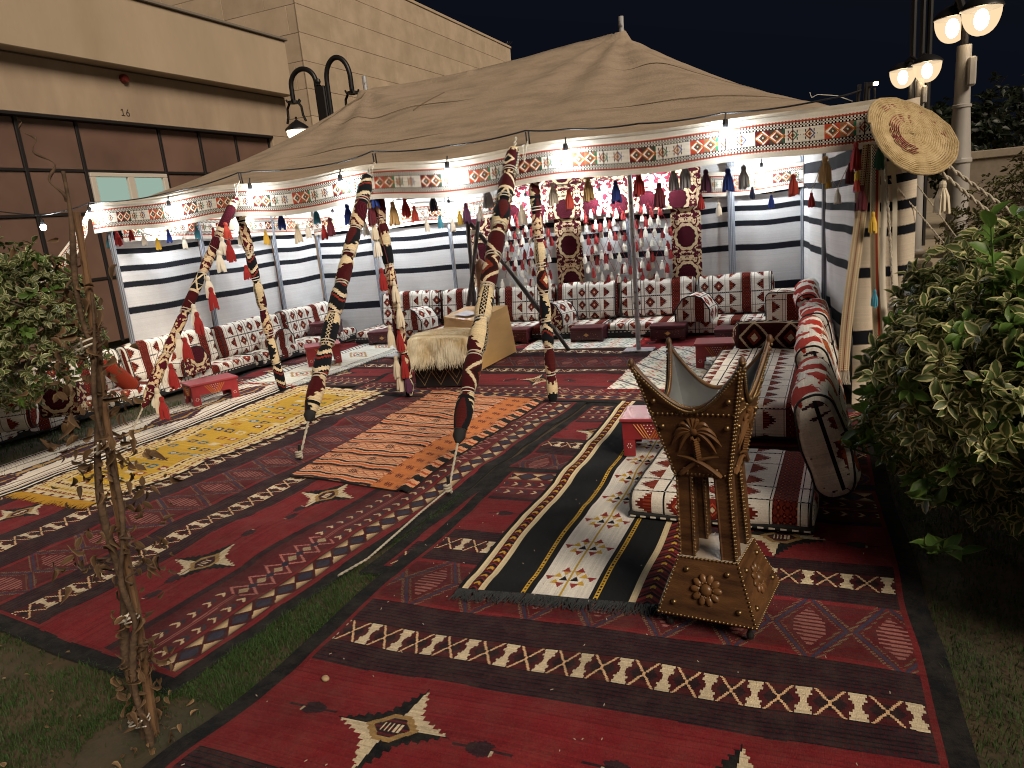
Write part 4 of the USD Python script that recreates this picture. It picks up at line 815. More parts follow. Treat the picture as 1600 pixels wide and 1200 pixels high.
wedge('armrest_cushion', 'five-sided armrest cushion with dark floral end beside the tasselled guy rope', .42, .42, .30, T((-6.60, 6.02, .20), rz=6), F_MAJ[1], 4, F_DAMASK)
wedge('armrest_cushion', 'armrest cushion with orange lozenge cloth on the left row behind the far left stool', .42, .36, .24, T((-6.56, 7.52, .20), rz=0), F_MAJ[1], 5)
seat('scatter_cushion', 'plump patterned cushion under the left bush', 'cushion', .42, .20, .30, T((-6.42, 3.92, .33), rz=40, rx=-25), F_MAJ[1], r=.09, seed=61, lump=.02)
seat('scatter_cushion', 'cushion with dark damask pattern next to the left bush', 'cushion', .36, .20, .30, T((-6.38, 4.40, .33), rz=32, rx=-18), F_DAMASK, r=.09, seed=62, lump=.02)
seat('scatter_cushion', 'red beaded bolster standing behind the dried plant', 'cushion', .42, .16, .16, T((-6.62, 5.22, .36), ry=52, rz=80), F_BEADS, r=.07, seed=63, lump=.006)
# right row
def bolt(i): return
seat('floor_mattress', 'thick square seat mattress nearest the incense burner, patterned with red-centred diamonds', 'mattress', .88, .80, .145, T((-.395, 3.76, .105 + G(-.4, 3.7)), rz=-3), F_MAJ[1], 'mattresses along the walls', .06, 50, trim=.30, v0=-.04, u0=.52)
seat('floor_mattress', 'thick seat mattress on the right behind the square one', 'mattress', .80, 1.75, .25, T((-.34, 5.58, .155 + G(-.3, 5.5)), rz=-2), F_MAJ[0], 'mattresses along the walls', .06, 51, trim=.35, v0=-.1, u0=.52)
seat('floor_mattress', 'far right mattress in the corner of the tent', 'mattress', .72, 1.9, .20, T((-.26, 7.52, .13 + G(-.3, 7.5)), rz=-2), F_MAJ[1], 'mattresses along the walls', .06, 52, trim=.35, u0=.52)
for i, (y0, y1, x, H, lab) in enumerate(((3.42, 4.42, .075, .50, 'nearest right back cushion, white flame cloth in front and red flame cloth behind'), (4.52, 5.52, .06, .48, 'second right back cushion, between the nearest one and the seam of the outer curtain'), (5.62, 6.6, .08, .46, 'third right back cushion from the front'), (6.7, 7.9, .03, .48, 'farthest right back cushion, near the corner of the tent'))):
    seat('back_cushion', lab, 'cushion', y1 - y0, .19, H, T((x, (y0 + y1) / 2, .44 + (.03 if i else -.02)), rz=90) @ T((0, 0, 0), rx=(-17 if i == 0 else -15)) @ T((0, 0, 0), ry=(2, -2, 1, 0)[i]) @ T(rz=180), F_FLAME, 'cushions leaning on the right wall', .08, 70 + i, v0=.0, back=F_FLAMER, bulge=.05, lump=.028, end=F_FLAME)
seat('armrest_cushion', 'square block armrest at the far right with toothed triangles on its end', 'cushion', .40, .36, .36, T((-.22, 8.02, .40), rz=86), F_MAJ[0], r=.06, seed=80, end=F_MAJ[0])
seat('scatter_cushion', 'white bolster with black bands and dark flame end lying across the far right mattress', 'cushion', .62, .26, .24, T((-.30, 6.62, .37), rz=10, ry=4), F_WRAP[1], r=.11, seed=81, end=F_DAMASK, lump=.02)

# ------------------------------------------------------------------ stools and boxes
M_REDP = plain('red_paint', (.30, .022, .030), .42, var=.25, vs=6, bump=.06, bs=40)
M_PINKP = plain('pale_red_top', (.36, .045, .060), .36, var=.2, vs=5, bump=.05, bs=40)  # stool tops in a paler red than the sides
M_WPAINT, M_OPAINT, M_BPAINT = plain('white_paint_dots', (.7, .66, .6), .5), plain('orange_paint', (.5, .17, .04), .5), plain('blue_paint', (.06, .06, .16), .5)
def stool(label, loc, rz, L=.38, W=.27, H=.235):
    t_ = thing('painted_stool', label, 'stool', loc, rz, 'low red painted stools')
    MB().box((-L / 2 - .015, -W / 2 - .015, H - .022), (L / 2 + .015, W / 2 + .015, H), .005).build('top', M_PINKP, t_)
    MB().box((-L / 2, -W / 2, H * .45), (L / 2, -W / 2 + .016, H - .0225)).box((-L / 2, W / 2 - .016, H * .45), (L / 2, W / 2, H - .0225)).box((-L / 2, -W / 2 + .0165, H * .45), (-L / 2 + .016, W / 2 - .0165, H - .0225)).box((L / 2 - .016, -W / 2 + .0165, H * .45), (L / 2, W / 2 - .0165, H - .0225)).build('apron', M_REDP, t_)
    for sx in (-1, 1):
        for sy in (-1, 1):
            mb = MB(); a, b_ = (L / 2 - .075) * sx, L / 2 * sx; lo, hi = min(a, b_), max(a, b_); y = (-W / 2 if sy < 0 else W / 2 - .016); mb.box((lo, y + .0005, 0), (hi, y + .0165, H * .449), .002)
            y0, y1 = (-W / 2 + .0168, -W / 2 + .075) if sy < 0 else (W / 2 - .075, W / 2 - .0168); x = -L / 2 if sx < 0 else L / 2 - .016; mb.box((x, y0, 0), (x + .016, y1, H * .449), .002); mb.build('leg', M_REDP, t_)
    dec = MB(); dots = MB(); lines = MB()
    for fx_, fy_, nx_, wd in ((0, -1, 0, L), (-1, 0, 1, W), (1, 0, 1, W), (0, 1, 0, L)):
        def P2(u, z, o):
            return V(u if not nx_ else (-L / 2 - o if fx_ < 0 else L / 2 + o), (-W / 2 - o if fy_ < 0 else W / 2 + o) if not nx_ else u, z)
        zc = H * .80
        for k in range(3):
            for sg in (-1, 1): lines.tube([P2(sg * (.055 + .022 * k), zc + .012, .0012), P2(sg * .018 * k, zc - .085 + .004 * k, .0012)], .0042, 4)
        for r_ in range(4):
            for c_ in range(4 - r_):
                p = P2((c_ - (3 - r_) / 2) * .022, zc + .006 - r_ * .020, .001); dots.box(p - .0032, p + .0032)
        for sg in (-1, 1):
            for a in range(6):
                p = P2(sg * (wd / 2 - .04) + .014 * math.cos(a * 1.047), H * .28 + .014 * math.sin(a * 1.047), .002); dots.box(p - .0026, p + .0026)
    lines.build('painted_lines', M_OPAINT, t_, kind='stuff'); dots.build('painted_dots', M_WPAINT, t_, kind='stuff'); return t_
stool('red painted stool in front of the left cushions, beside the cream runner', (-5.72, 5.52, .03 + G(-5.7, 5.5)), 62, .46, .30, .22)
stool('red painted stool on the pale rug, half behind the middle wrapped guy rope', (-5.55, 7.22, .03 + G(-5.5, 7.2)), 40, .40, .30, .24)
stool('red painted stool on the black and white runner, half behind the incense burner', (-.93, 4.44, .035 + G(-.9, 4.4)), 4, .34, .30, .25)
stool('red painted stool on the lattice rug behind the incense burner', (-.80, 6.95, .03 + G(-.8, 6.9)), 3, .38, .28, .235)
M_MARO = plain('maroon_box_paint', (.075, .010, .018), .38, var=.3, vs=7); M_GOLDP = plain('gold_paint', (.60, .36, .10), .4, metal=.2)
def boxy(label, loc, rz):
    t_ = thing('maroon_box', label, 'box', loc, rz, 'small maroon lacquered boxes')
    L, W, H = .40, .26, .175; MB().box((-L / 2, -W / 2, .022), (L / 2, W / 2, H - .04), .004).build('body', M_MARO, t_); MB().box((-L / 2 - .006, -W / 2 - .006, H - .038), (L / 2 + .006, W / 2 + .006, H), .005).build('lid', plain('maroon_lid', (.11, .015, .026), .36, var=.3, vs=7), t_)
    for sx in (-1, 1):
        for sy in (-1, 1): MB().box((sx * (L / 2 - .03) - .03, sy * (W / 2 - .03) - .03, 0), (sx * (L / 2 - .03) + .03, sy * (W / 2 - .03) + .03, .021)).build('foot', M_MARO, t_)
    d = MB()
    for o, s in ((-W / 2 - .003, 1),):
        d.add([(-.035, o, .085), (0, o, .062), (.035, o, .085), (0, o, .108)], [[0, 1, 2, 3]]); 
    d.build('painted_diamond', M_GOLDP, t_); s_ = MB()
    for k in range(22): p = V(rng.uniform(-.18, .18), -W / 2 - .002, rng.uniform(.03, .125)); s_.box(p - .003, p + V(.003, .001, .003))
    s_.build('painted_specks', plain('speck_paint', (.35, .12, .10), .5), t_); return t_
for i, (x, y, rz, lab) in enumerate(((-5.42, 8.46, 10, 'maroon box at the back left behind the far left stool'), (-3.46, 8.44, -2, 'maroon box right of the tan wooden box'), (-2.48, 8.40, 0, 'maroon box left of the king pole'), (-1.50, 8.36, 2, 'maroon box in front of the hump-backed armrest'), (-.74, 8.02, 4, 'maroon box at the right end of the back mattress'))):
    boxy(lab, (x, y, .026 + G(x, y)), rz)
boxy('maroon box lying on the left mattress behind the middle guy rope', (-6.35, 8.42, .205), 20)

# ------------------------------------------------------------------ wrapped uprights and guy ropes
M_ROPE = plain('cotton_rope', (.52, .47, .38), .9, var=.3, vs=30, bump=.5, bs=180)
def rope(pts, r, name, parent, n=40):
    pts = np.asarray(pts, float); L = np.concatenate([[0], np.cumsum(np.linalg.norm(np.diff(pts, axis=0), axis=1))]); s = np.linspace(0, L[-1], n); c = np.stack([np.interp(s, L, pts[:, k]) for k in range(3)], -1); mb = MB()
    d = unit(c[-1] - c[0]); a = unit(np.cross(d, V(.3, .5, .81))); b_ = np.cross(d, a)
    for ph in (0, np.pi):
        s2 = np.linspace(0, L[-1], n * 3); c2 = np.stack([np.interp(s2, L, pts[:, k]) for k in range(3)], -1); w_ = s2 / (r * 9) * 2 * np.pi + ph; mb.tube(c2 + (np.cos(w_)[:, None] * a + np.sin(w_)[:, None] * b_) * r * .5, r * .62, 5)
    return mb.build(name, M_ROPE, parent, smooth=True)
def tassel(mb, p, L=.10, r=.018, seed=0, hang=V(0, 0, -1)):
    """a knotted head and a skirt of threads"""
    rr = np.random.default_rng(seed); p = V(*p); h = L * .28
    mb.lathe([(0, 0), (r * .45, -.004), (r * .62, -h * .4), (r * .55, -h * .75), (r * .30, -h * .9)], 8, T(p)); n = 9
    for k in range(n):
        a = 2 * np.pi * k / n + rr.uniform(-.2, .2); l = L * rr.uniform(.9, 1.06); o = V(np.cos(a), np.sin(a), 0)
        mb.tube([p + o * r * .28 + V(0, 0, -h * .85), p + o * r * .75 + V(0, 0, -h - (l - h) * .35), p + o * r * rr.uniform(.85, 1.15) + V(0, 0, -l)], [r * .30, r * .44, r * .36], 4)
    return mb
TC = {'red': (.27, .014, .014), 'dark': (.10, .010, .018), 'white': (.72, .68, .60), 'blue': (.015, .04, .22), 'navy': (.012, .02, .06), 'cyan': (.05, .24, .34), 'yellow': (.62, .40, .05), 'tan': (.50, .34, .15), 'grey': (.34, .35, .38), 'orange': (.45, .055, .035), 'lilac': (.34, .26, .55), 'green': (.01, .08, .05), 'cream': (.62, .55, .42), 'purple': (.08, .02, .06)}
M_T = {k: plain('tassel_' + k, v, .95, sheen=.1) for k, v in TC.items()}
def on_line(line, t): k = t * (len(line) - 1); i = min(int(k), len(line) - 2); return line[i] * (1 - k + i) + line[i + 1] * (k - i)
W_ = F_WRAP
ups = [(-5.12, 5.90, -5.12, 2.05, [W_[0], F_DAMASK, W_[2], W_[0], F_DAMASK, W_[0], W_[2]], 'wrapped upright on the left, nearest the tasselled guy rope, woven cream and dark cloth', .048), (-3.52, 5.78, -3.54, 2.06, [F_DAMASK, W_[3], F_DAMASK, F_DAMASK, W_[1]], 'wrapped upright in the middle with long cream and red tassels, beside the chest', .052), (-2.0, 5.56, -2.06, 2.04, [W_[2], W_[0], F_DAMASK, W_[0], W_[1], W_[0], W_[2], W_[0], W_[3]], 'wrapped upright on the right with many tied bands, behind the right guy rope', .046)]
for i, (x, y, xt, zt, mats, lab, r) in enumerate(ups):
    t_, line, rr = wrapped([(xt, 5.70, zt), (x, y, .03 + G(x, y))], r, mats, 'wrapped_upright', lab, 'tent pole', lump=.16, seed=i)
    if i == 1: MB().tube([(xt - .05, 5.76, zt), (x - .05, y + .03, .02)], .022, 10).build('bare_pole', M_POLE, t_)
    if i == 0: tassel(MB(), line[2] + V(-.05, -.05, 0), .16, .03, 3).build('tassel', M_T['white'], t_); tassel(MB(), line[18] + V(-.05, -.04, 0), .14, .03, 4).build('tassel', M_T['red'], t_)
    if i == 1:
        for k, (tt, dx, col, L) in enumerate(((.04, .0, 'blue', .20), (.03, -.07, 'tan', .22), (.10, -.05, 'dark', .22), (.20, -.05, 'cream', .16), (.26, -.05, 'white', .18), (.40, -.05, 'red', .20), (.46, .06, 'cream', .20), (.56, .07, 'cream', .22), (.66, -.06, 'cream', .20), (.68, .03, 'red', .20), (.80, -.05, 'cream', .22), (.80, .03, 'red', .22), (.88, -.04, 'cream', .18), (.885, .04, 'purple', .18))): tassel(MB(), on_line(line, tt) + V(dx, -.06, .0), L, .030, k).build('tassel', M_T[col], t_)
        MB().tube([line[1] + V(.02, -.06, 0)] + [on_line(line, a) + V(.02 + .015 * math.sin(a * 20), -.065, 0) for a in np.linspace(.05, .9, 20)], .004, 5).build('tassel_cord', M_T['dark'], t_)
guys = [((-5.02, 5.64, 2.06), (-5.22, 4.02, .03), .83, [F_DAMASK, F_DAMASK, W_[1], F_DAMASK, F_DAMASK], .046, 'guy rope wrapped in dark cloth and hung with tassels, leaning down to the left cushions'),
        ((-3.545, 5.63, 2.10), (-3.42, 3.99, .03), .86, [W_[2], F_DAMASK, W_[0], W_[0], W_[2], W_[3], W_[2], W_[0]], .062, 'thick wrapped guy rope in the middle, ending above the yellow rug'),
        ((-2.16, 5.62, 2.16), (-1.985, 3.55, .03), .86, [W_[3], W_[1], W_[0], W_[1], W_[1], W_[0], W_[0], W_[1], W_[0]], .062, 'thick wrapped guy rope with black lattice seam over the orange rug')]
for i, (a, b_, fr_, mats, r, lab) in enumerate(guys):
    a, b_ = V(*a), V(*b_); c = a + (b_ - a) * fr_; t_, line, rr = wrapped([a + (b_ - a) * .03, c], r, mats, 'wrapped_guy_rope', lab, 'guy rope', lump=.13, seed=10 + i)
    rope([a + V(0, .03, .04), line[0]], .012, 'rope', t_, 10); rope([c - (c - a) * .02, b_], .0075 if i != 1 else .009, 'rope', t_, 30)
    MB().tube([line[-1], line[-1] + (b_ - a) * .015, line[-1] + (b_ - a) * .03], [rr[-1] * .9, rr[-1] * 1.0, rr[-1] * .35], 12).build('wrap_end', [F_DAMASK, F_BLACK, F_BLACK][i], t_, smooth=50)
    kn = MB(); th = np.linspace(0, 6 * np.pi, 60); kn.tube(b_ + np.stack([.020 * np.cos(th), .020 * np.sin(th), .004 + .05 * th / th[-1]], -1), .008, 6)
    MB().tube([b_ + V(0, .02, .10), b_ + V(0, 0, -.12)], .011, 8).build('ground_peg', M_MULL, t_); kn.build('knot', M_ROPE, t_, smooth=True)
    if i == 2: rope([b_ + V(0, 0, .02), b_ + V(.01, -.35, .03), b_ + V(.02, -.9, .028), b_ + V(-.05, -1.05, .01)], .006, 'loose_end', t_, 40)
    if i == 0:
        for k, (tt, col, L, dx) in enumerate(((.06, 'white', .17, .0), (.12, 'orange', .16, .03), (.20, 'white', .17, .07), (.27, 'white', .20, .10), (.22, 'red', .20, .17), (.40, 'white', .20, .10), (.46, 'red', .20, .20), (.54, 'white', .20, .08), (.58, 'red', .20, .16), (.68, 'white', .22, .05), (.70, 'red', .20, .15), (.80, 'white', .22, .0), (.82, 'red', .22, .12), (.90, 'white', .22, .0), (.93, 'cream', .22, .08), (.97, 'red', .2, .18))):
            p = on_line(line, tt) + V(dx, -.05, -.02); tassel(MB(), p, L, .034, 20 + k).build('tassel', M_T[col], t_); MB().tube([on_line(line, tt) + V(0, -.03, .03), p + V(0, 0, .0)], .0022, 4).build('tassel_cord', M_T['cream'], t_)

# ------------------------------------------------------------------ hanging woven bands, cords and the straw mat at the right corner
def hband(label, top, bot, w, kind, twist=.0, seed=0, name='woven_band', tz=None):
    a, b_ = V(*top), V(*bot); n = 40; t = np.linspace(0, 1, n); c = a * (1 - t)[:, None] + b_ * t[:, None]; c[:, 1] += .02 * np.sin(t * 7 + seed); c[:, 0] += .012 * np.sin(t * 5 + seed)
    ang = twist * t + .3 * np.sin(t * 4 + seed); off = np.stack([np.cos(ang), np.sin(ang) * .8, 0 * ang], -1) * w / 2; P = np.stack([c - off, c, c + off], 1); P[:, 1, 1] -= .008
    L = np.linalg.norm(b_ - a); uv = np.stack(np.broadcast_arrays(np.linspace(0, .10, 3)[None], (t * L)[:, None]), -1); t_ = thing(name, label, 'woven band'); MB().grid(P, uv).build('band', F_BAND[kind], t_, smooth=True)
    fr_ = MB(); rr = np.random.default_rng(seed)
    for k in range(24): p = P[-1, 0] * (1 - k / 23) + P[-1, 2] * k / 23; fr_.tube([p, p + V(rr.uniform(-.01, .01), 0, -.05), p + V(rr.uniform(-.02, .02), 0, -.10)], .0025, 3)
    fr_.build('fringe', M_FR_WHITE, t_, kind='stuff'); return t_
hband('dotted woven band hanging at the right corner, leftmost of the bands', (.36, 5.56, 1.84), (.235, 5.50, .30), .075, 0, .1, 1)
hband('red and black edged woven band hanging at the right corner', (.415, 5.56, 1.83), (.455, 5.52, .12), .06, 1, .1, 3)
for i, (x, x2, w) in enumerate(((.45, .50, .04), (.50, .60, .03))): 
    t_ = thing('cloth_strap', ('plain cream cloth strap hanging beside the red edged band', 'narrow cream cloth strap next to the drawn curtain')[i], 'strap'); n = 30; t = np.linspace(0, 1, n); c = np.stack([x + (x2 - x) * t + .01 * np.sin(t * 8), 5.545 + .01 * i + 0 * t, 1.83 - 1.45 * t], -1); o = V(w / 2, .01, 0)
    MB().grid(np.stack([c - o, c + V(0, -.006, 0), c + o], 1), np.zeros((n, 3, 2))).build('strap', plain('cream_strap', (.58, .53, .44), .9, var=.15), t_, smooth=True)
t_ = thing('hanging_rope', 'thick white rope with a knot hanging in front of the drawn curtain', 'rope'); rope([(.46, 5.53, 1.80), (.50, 5.50, 1.3), (.535, 5.48, .80), (.535, 5.48, .74)], .009, 'rope', t_, 50); rope([(.535, 5.47, .76), (.60, 5.45, .66), (.68, 5.42, .63)], .011, 'rope_tail', t_, 20); rope([(.535, 5.48, .74), (.56, 5.48, .6), (.57, 5.48, .25)], .012, 'rope_tail', t_, 20)
th = np.linspace(0, 6 * np.pi, 50); MB().tube(V(.535, 5.475, .76) + np.stack([.024 * np.cos(th), .024 * np.sin(th), .04 * th / th[-1] - .02], -1), .013, 6).build('knot', M_ROPE, t_, smooth=True)
M_STRAW = plain('palm_straw', (.54, .42, .24), .8, col2=(.40, .29, .14), vs=20, bump=.6, bs=120); M_STRAWR = plain('palm_straw_red', (.26, .035, .05), .8, var=.3)
Cm = V(.615, 5.50, 1.865); mz = unit(V(.50, -.68, .54)); mx_ = unit(V(.72, .1, -.69)); mx_ = unit(mx_ - mz * (mx_ @ mz)); my_ = np.cross(mz, mx_)
t_ = thing('straw_mat', 'round coiled palm straw mat hung at the right corner of the tent', 'straw mat', Cm)
def coil(a, b_, wob=.0): 
    th = np.arange(a * 2 * np.pi, b_ * 2 * np.pi, .16); r = .0145 * th / (2 * np.pi); sg = .022 * (r / .3) ** 2 * np.sin(2 * np.arctan2(np.sin(th), np.cos(th)) + .6) 
    x, y = r * np.cos(th) * 1.06, r * np.sin(th) * .96; z = sg + .006 * np.sin(th * 1.0) + .0025 * np.sin(th * 14); return x[:, None] * mx_ + y[:, None] * my_ + z[:, None] * mz, .0088 + .0012 * np.sin(th * 14)
pts, rad = coil(.25, 20.6); MB().tube(pts, rad, 6).build('straw_coil', M_STRAW, t_, smooth=True)
red = MB()
for rn in (6, 7, 8, 9, 10, 14, 15, 16):
    for k in range(30 + rn * 2):
        a = rng.uniform(0, 2 * np.pi) if rn > 12 else rng.uniform(2.0, 5.4)
        if (rn > 12 and not .5 < a < 3.0): continue
        r = .0145 * (rn + a / (2 * np.pi)); p = r * np.cos(a) * 1.06 * mx_ + r * np.sin(a) * .96 * my_ + (.022 * (r / .3) ** 2 * math.sin(2 * a + .6) + .0095) * mz; d = -np.sin(a) * mx_ + np.cos(a) * my_; red.tube([p - d * .009, p + d * .009], .003, 4)
red.build('red_stitches', M_STRAWR, t_, kind='stuff')
for i, (a, b_, r) in enumerate((((.80, 5.50, 1.60), (2.3, 4.7, -.02), .013), ((.86, 5.60, 1.63), (2.6, 5.0, -.02), .013), ((.52, 5.75, 1.60), (1.75, 6.3, -.0), .006), ((.60, 6.2, 1.75), (1.9, 7.4, 0), .005))):
    t_ = thing('guy_line', ('thick twisted guy line below the straw mat, nearer one', 'thick twisted guy line below the straw mat, farther one', 'thin white guy line beside the outer curtain', 'thin guy line behind the outer curtain')[i], 'guy rope'); a, b_ = V(*a), V(*b_); rope([V(.42, 5.66, 2.08), a, b_] if i < 2 else [a, b_], r, 'rope', t_, 60); MB().tube([b_ + V(-.02, 0, .08), b_ + V(.03, 0, -.15)], .012, 8).build('ground_peg', M_MULL, t_)

# ------------------------------------------------------------------ string lights
M_CABLE = plain('black_cable', (.015, .015, .017), .5); M_BULB = emit('lit_bulb', (.88, .96, 1.0), BULB_L); M_BULB2 = emit('lit_inner_bulb', (.92, .97, 1.0), INNER_L)
import trimesh
ICO = trimesh.creation.icosphere(2, 1.0)
def lights(name, label, cable, bulbs, r, mat, drop=.13):
    t_ = thing(name, label, 'string lights'); c = np.asarray(cable, float); out = []
    for a, b_ in zip(c[:-1], c[1:]):
        t = np.linspace(0, 1, 10)[:-1]; s = a * (1 - t)[:, None] + b_ * t[:, None]; s[:, 2] -= .022 * np.linalg.norm(b_ - a) * 4 * t * (1 - t); out.append(s)
    MB().tube(np.vstack(out + [c[-1:]]), .0065, 6).build('cable', M_CABLE, t_, smooth=True)
    for p in bulbs:
        p = V(*p); MB().tube([p + V(.004, .01, drop), p + V(0, 0, r + .045)], .006, 6).lathe([(0, r + .055), (.018, r + .05), (.021, r + .02), (.019, r - .008)], 12, T(p)).build('socket', M_CABLE, t_)
        MB().add(ICO.vertices * r * V(1, 1, 1.08) + p, ICO.faces).build('bulb', mat, t_, smooth=True)
fb = [(-6.92, 2.01), (-5.82, 1.97), (-4.79, 2.03), (-3.79, 2.0), (-2.74, 1.99), (-1.72, 2.01), (-.54, 2.03)]
lights('string_lights', 'black cable with white round bulbs along the front eave of the tent', [(-8.9, 5.3, 2.35), (-7.78, 5.62, 2.08), (-6.95, 5.60, 2.14), (-5.82, 5.57, 2.13), (-4.99, 5.64, 2.23), (-4.76, 5.57, 2.22), (-3.77, 5.57, 2.19), (-3.50, 5.64, 2.25), (-2.73, 5.57, 2.20), (-2.07, 5.64, 2.24), (-1.70, 5.57, 2.20), (-1.16, 5.59, 2.17), (-.56, 5.57, 2.16), (.10, 5.6, 2.16), (.33, 5.72, 2.2)], [(x, 5.54, z) for x, z in fb] + [(-7.78, 5.62, 1.95)], .033, M_BULB)
ib = [(-6.3, 8.9, 1.84), (-5.45, 8.92, 1.80), (-4.45, 8.92, 1.80), (-3.35, 8.92, 1.78), (-2.37, 8.90, 1.75), (-1.73, 8.90, 1.88), (-.49, 8.90, 1.83)]
lights('string_lights', 'black cable with white bulbs along the back wall inside the tent', [(-6.8, 8.9, 2.02)] + [(x, y, z + .17) for x, y, z in ib] + [(-.05, 8.8, 2.05)], ib, .030, M_BULB2)
lb = [(-6.72, 6.3, 1.86), (-6.72, 7.6, 1.86)]  # unseen bulbs, hung to light the left wall and its mattresses
lights('string_lights', 'unseen black cable with white bulbs, lighting the left wall inside the tent', [(-6.75, 5.8, 2.02)] + [(x, y, z + .17) for x, y, z in lb] + [(-6.75, 8.8, 2.02)], lb, .030, M_BULB2)

# ------------------------------------------------------------------ tassel garlands and the tassel net
def garland(label, items, y=5.80, zc=1.83):
    t_ = thing('tassel_garland', label, 'garland'); xs_ = sorted(items, key=lambda k: k[0]); pts = []
    for i, (x, z, col, L) in enumerate(xs_): pts.append((x, y + .015 * math.sin(i * 2.1), z + .004))
    MB().tube(pts, .0032, 5).build('cord', plain('garland_cord', (.45, .33, .22), .9), t_)
    for i, (x, z, col, L) in enumerate(xs_): tassel(MB(), (x, y + .015 * math.sin(i * 2.1), z), L * .84, .026 * L / .17, 100 + i).build('tassel', M_T[col], t_)
gl = [(-6.98, 1.80, 'cyan', .16), (-6.86, 1.84, 'red', .20), (-6.62, 1.84, 'red', .15), (-6.47, 1.78, 'white', .15), (-6.30, 1.72, 'yellow', .15), (-6.10, 1.79, 'blue', .16), (-5.92, 1.70, 'white', .15), (-5.74, 1.80, 'cyan', .16), (-5.50, 1.76, 'red', .15), (-5.36, 1.72, 'navy', .16), (-5.20, 1.70, 'white', .16), (-4.86, 1.68, 'yellow', .16), (-4.66, 1.84, 'blue', .20), (-4.50, 1.70, 'cream', .2), (-4.36, 1.70, 'white', .16), (-4.25, 1.84, 'cyan', .18), (-4.20, 1.68, 'red', .16), (-4.10, 1.74, 'dark', .2), (-3.90, 1.84, 'blue', .22), (-3.74, 1.67, 'white', .15), (-3.62, 1.82, 'purple', .19)]
gr = [(-3.42, 1.82, 'tan', .24), (-3.30, 1.84, 'red', .20), (-3.20, 1.76, 'orange', .16), (-3.10, 1.64, 'white', .13), (-3.02, 1.85, 'navy', .18), (-2.96, 1.66, 'cyan', .13), (-2.85, 1.62, 'white', .13), (-2.78, 1.68, 'yellow', .14), (-2.70, 1.74, 'purple', .2), (-2.58, 1.70, 'white', .14), (-2.50, 1.86, 'grey', .22), (-2.32, 1.80, 'orange', .18), (-2.20, 1.68, 'white', .2), (-1.92, 1.82, 'white', .20), (-1.78, 1.76, 'orange', .19), (-1.62, 1.84, 'tan', .22), (-1.40, 1.79, 'blue', .20), (-1.21, 1.84, 'red', .22), (-1.06, 1.74, 'dark', .22), (-.95, 1.84, 'grey', .2), (-.86, 1.86, 'grey', .22), (-.75, 1.62, 'red', .13), (-.71, 1.80, 'purple', .2), (-.62, 1.55, 'white', .12), (-.55, 1.79, 'blue', .20), (-.44, 1.80, 'grey', .20), (-.38, 1.64, 'navy', .10), (-.25, 1.57, 'blue', .11), (-.10, 1.70, 'orange', .18), (.02, 1.56, 'red', .12), (.11, 1.80, 'tan', .22), (.13, 1.66, 'yellow', .10), (.19, 1.57, 'white', .12), (.27, 1.74, 'dark', .17), (.31, 1.62, 'lilac', .11)]
garland('zigzag cord of coloured tassels under the left half of the eave', gl, 5.74); garland('zigzag cord of coloured tassels under the right half of the eave', gr, 5.74)
t_ = thing('tassel_bunch', 'bunch of big red and maroon tassels at the right corner post', 'tassels')
for k, (x, z, col, L) in enumerate(((.29, 1.86, 'red', .18), (.30, 1.70, 'yellow', .09), (.30, 1.65, 'orange', .11), (.33, 1.58, 'dark', .17), (.43, 1.83, 'green', .16), (.40, 1.40, 'yellow', .14), (.42, .88, 'cyan', .12))): tassel(MB(), (x, 5.48, z), L, .030 * L / .2, 300 + k).build('tassel', M_T[col], t_)
MB().tube([(.29, 5.52, 1.9), (.30, 5.5, 1.7), (.33, 5.5, 1.5)], .004, 5).build('cord', MATS['garland_cord'], t_)
t_ = thing('tassel', 'cream tassel hanging below the straw mat', 'tassel'); tassel(MB(), (.79, 5.42, 1.56), .20, .036, 330).build('threads', M_T['cream'], t_)
for j, (xa, xb, n_) in enumerate(((-3.78, -3.10, 12), (-2.62, -1.58, 18))):
    t_ = thing('tassel_net', ('net of red and white tassels on the back wall, left of the middle damask hanging', 'net of red and white tassels on the back wall, behind the grey king pole')[j], 'tassel net'); cords = MB(); kk = 0; NR = 7
    def nd(i, r_): return V(xa + (xb - xa) * (i + .5 * (r_ % 2)) / n_ * 2, 9.02 + .02 * math.sin(i * 3 + r_), 1.60 - .135 * r_ - .02 * math.sin(i * 1.7 + j))
    for r_ in range(NR):
        for i in range(n_ // 2 + 1 - (r_ % 2)):
            p = nd(i, r_)
            if r_ + 1 < NR:
                for i2 in ((i, i - 1) if r_ % 2 == 0 else (i, i + 1)):
                    if 0 <= i2 <= n_ // 2 - ((r_ + 1) % 2): cords.tube([p, nd(i2, r_ + 1)], .0028, 4)
            for sx, col in ((-.035, 'white'), (.03, 'red')):
                if rng.random() < (.92 if col == 'white' else .55): tassel(MB(), p + V(sx + rng.uniform(-.02, .02), -.012, -.01 - .04 * (sx > 0)), rng.uniform(.10, .135), .022, 400 + kk).build('tassel', M_T[col], t_); kk += 1
    cords.build('net_cords', M_T['red'], t_)

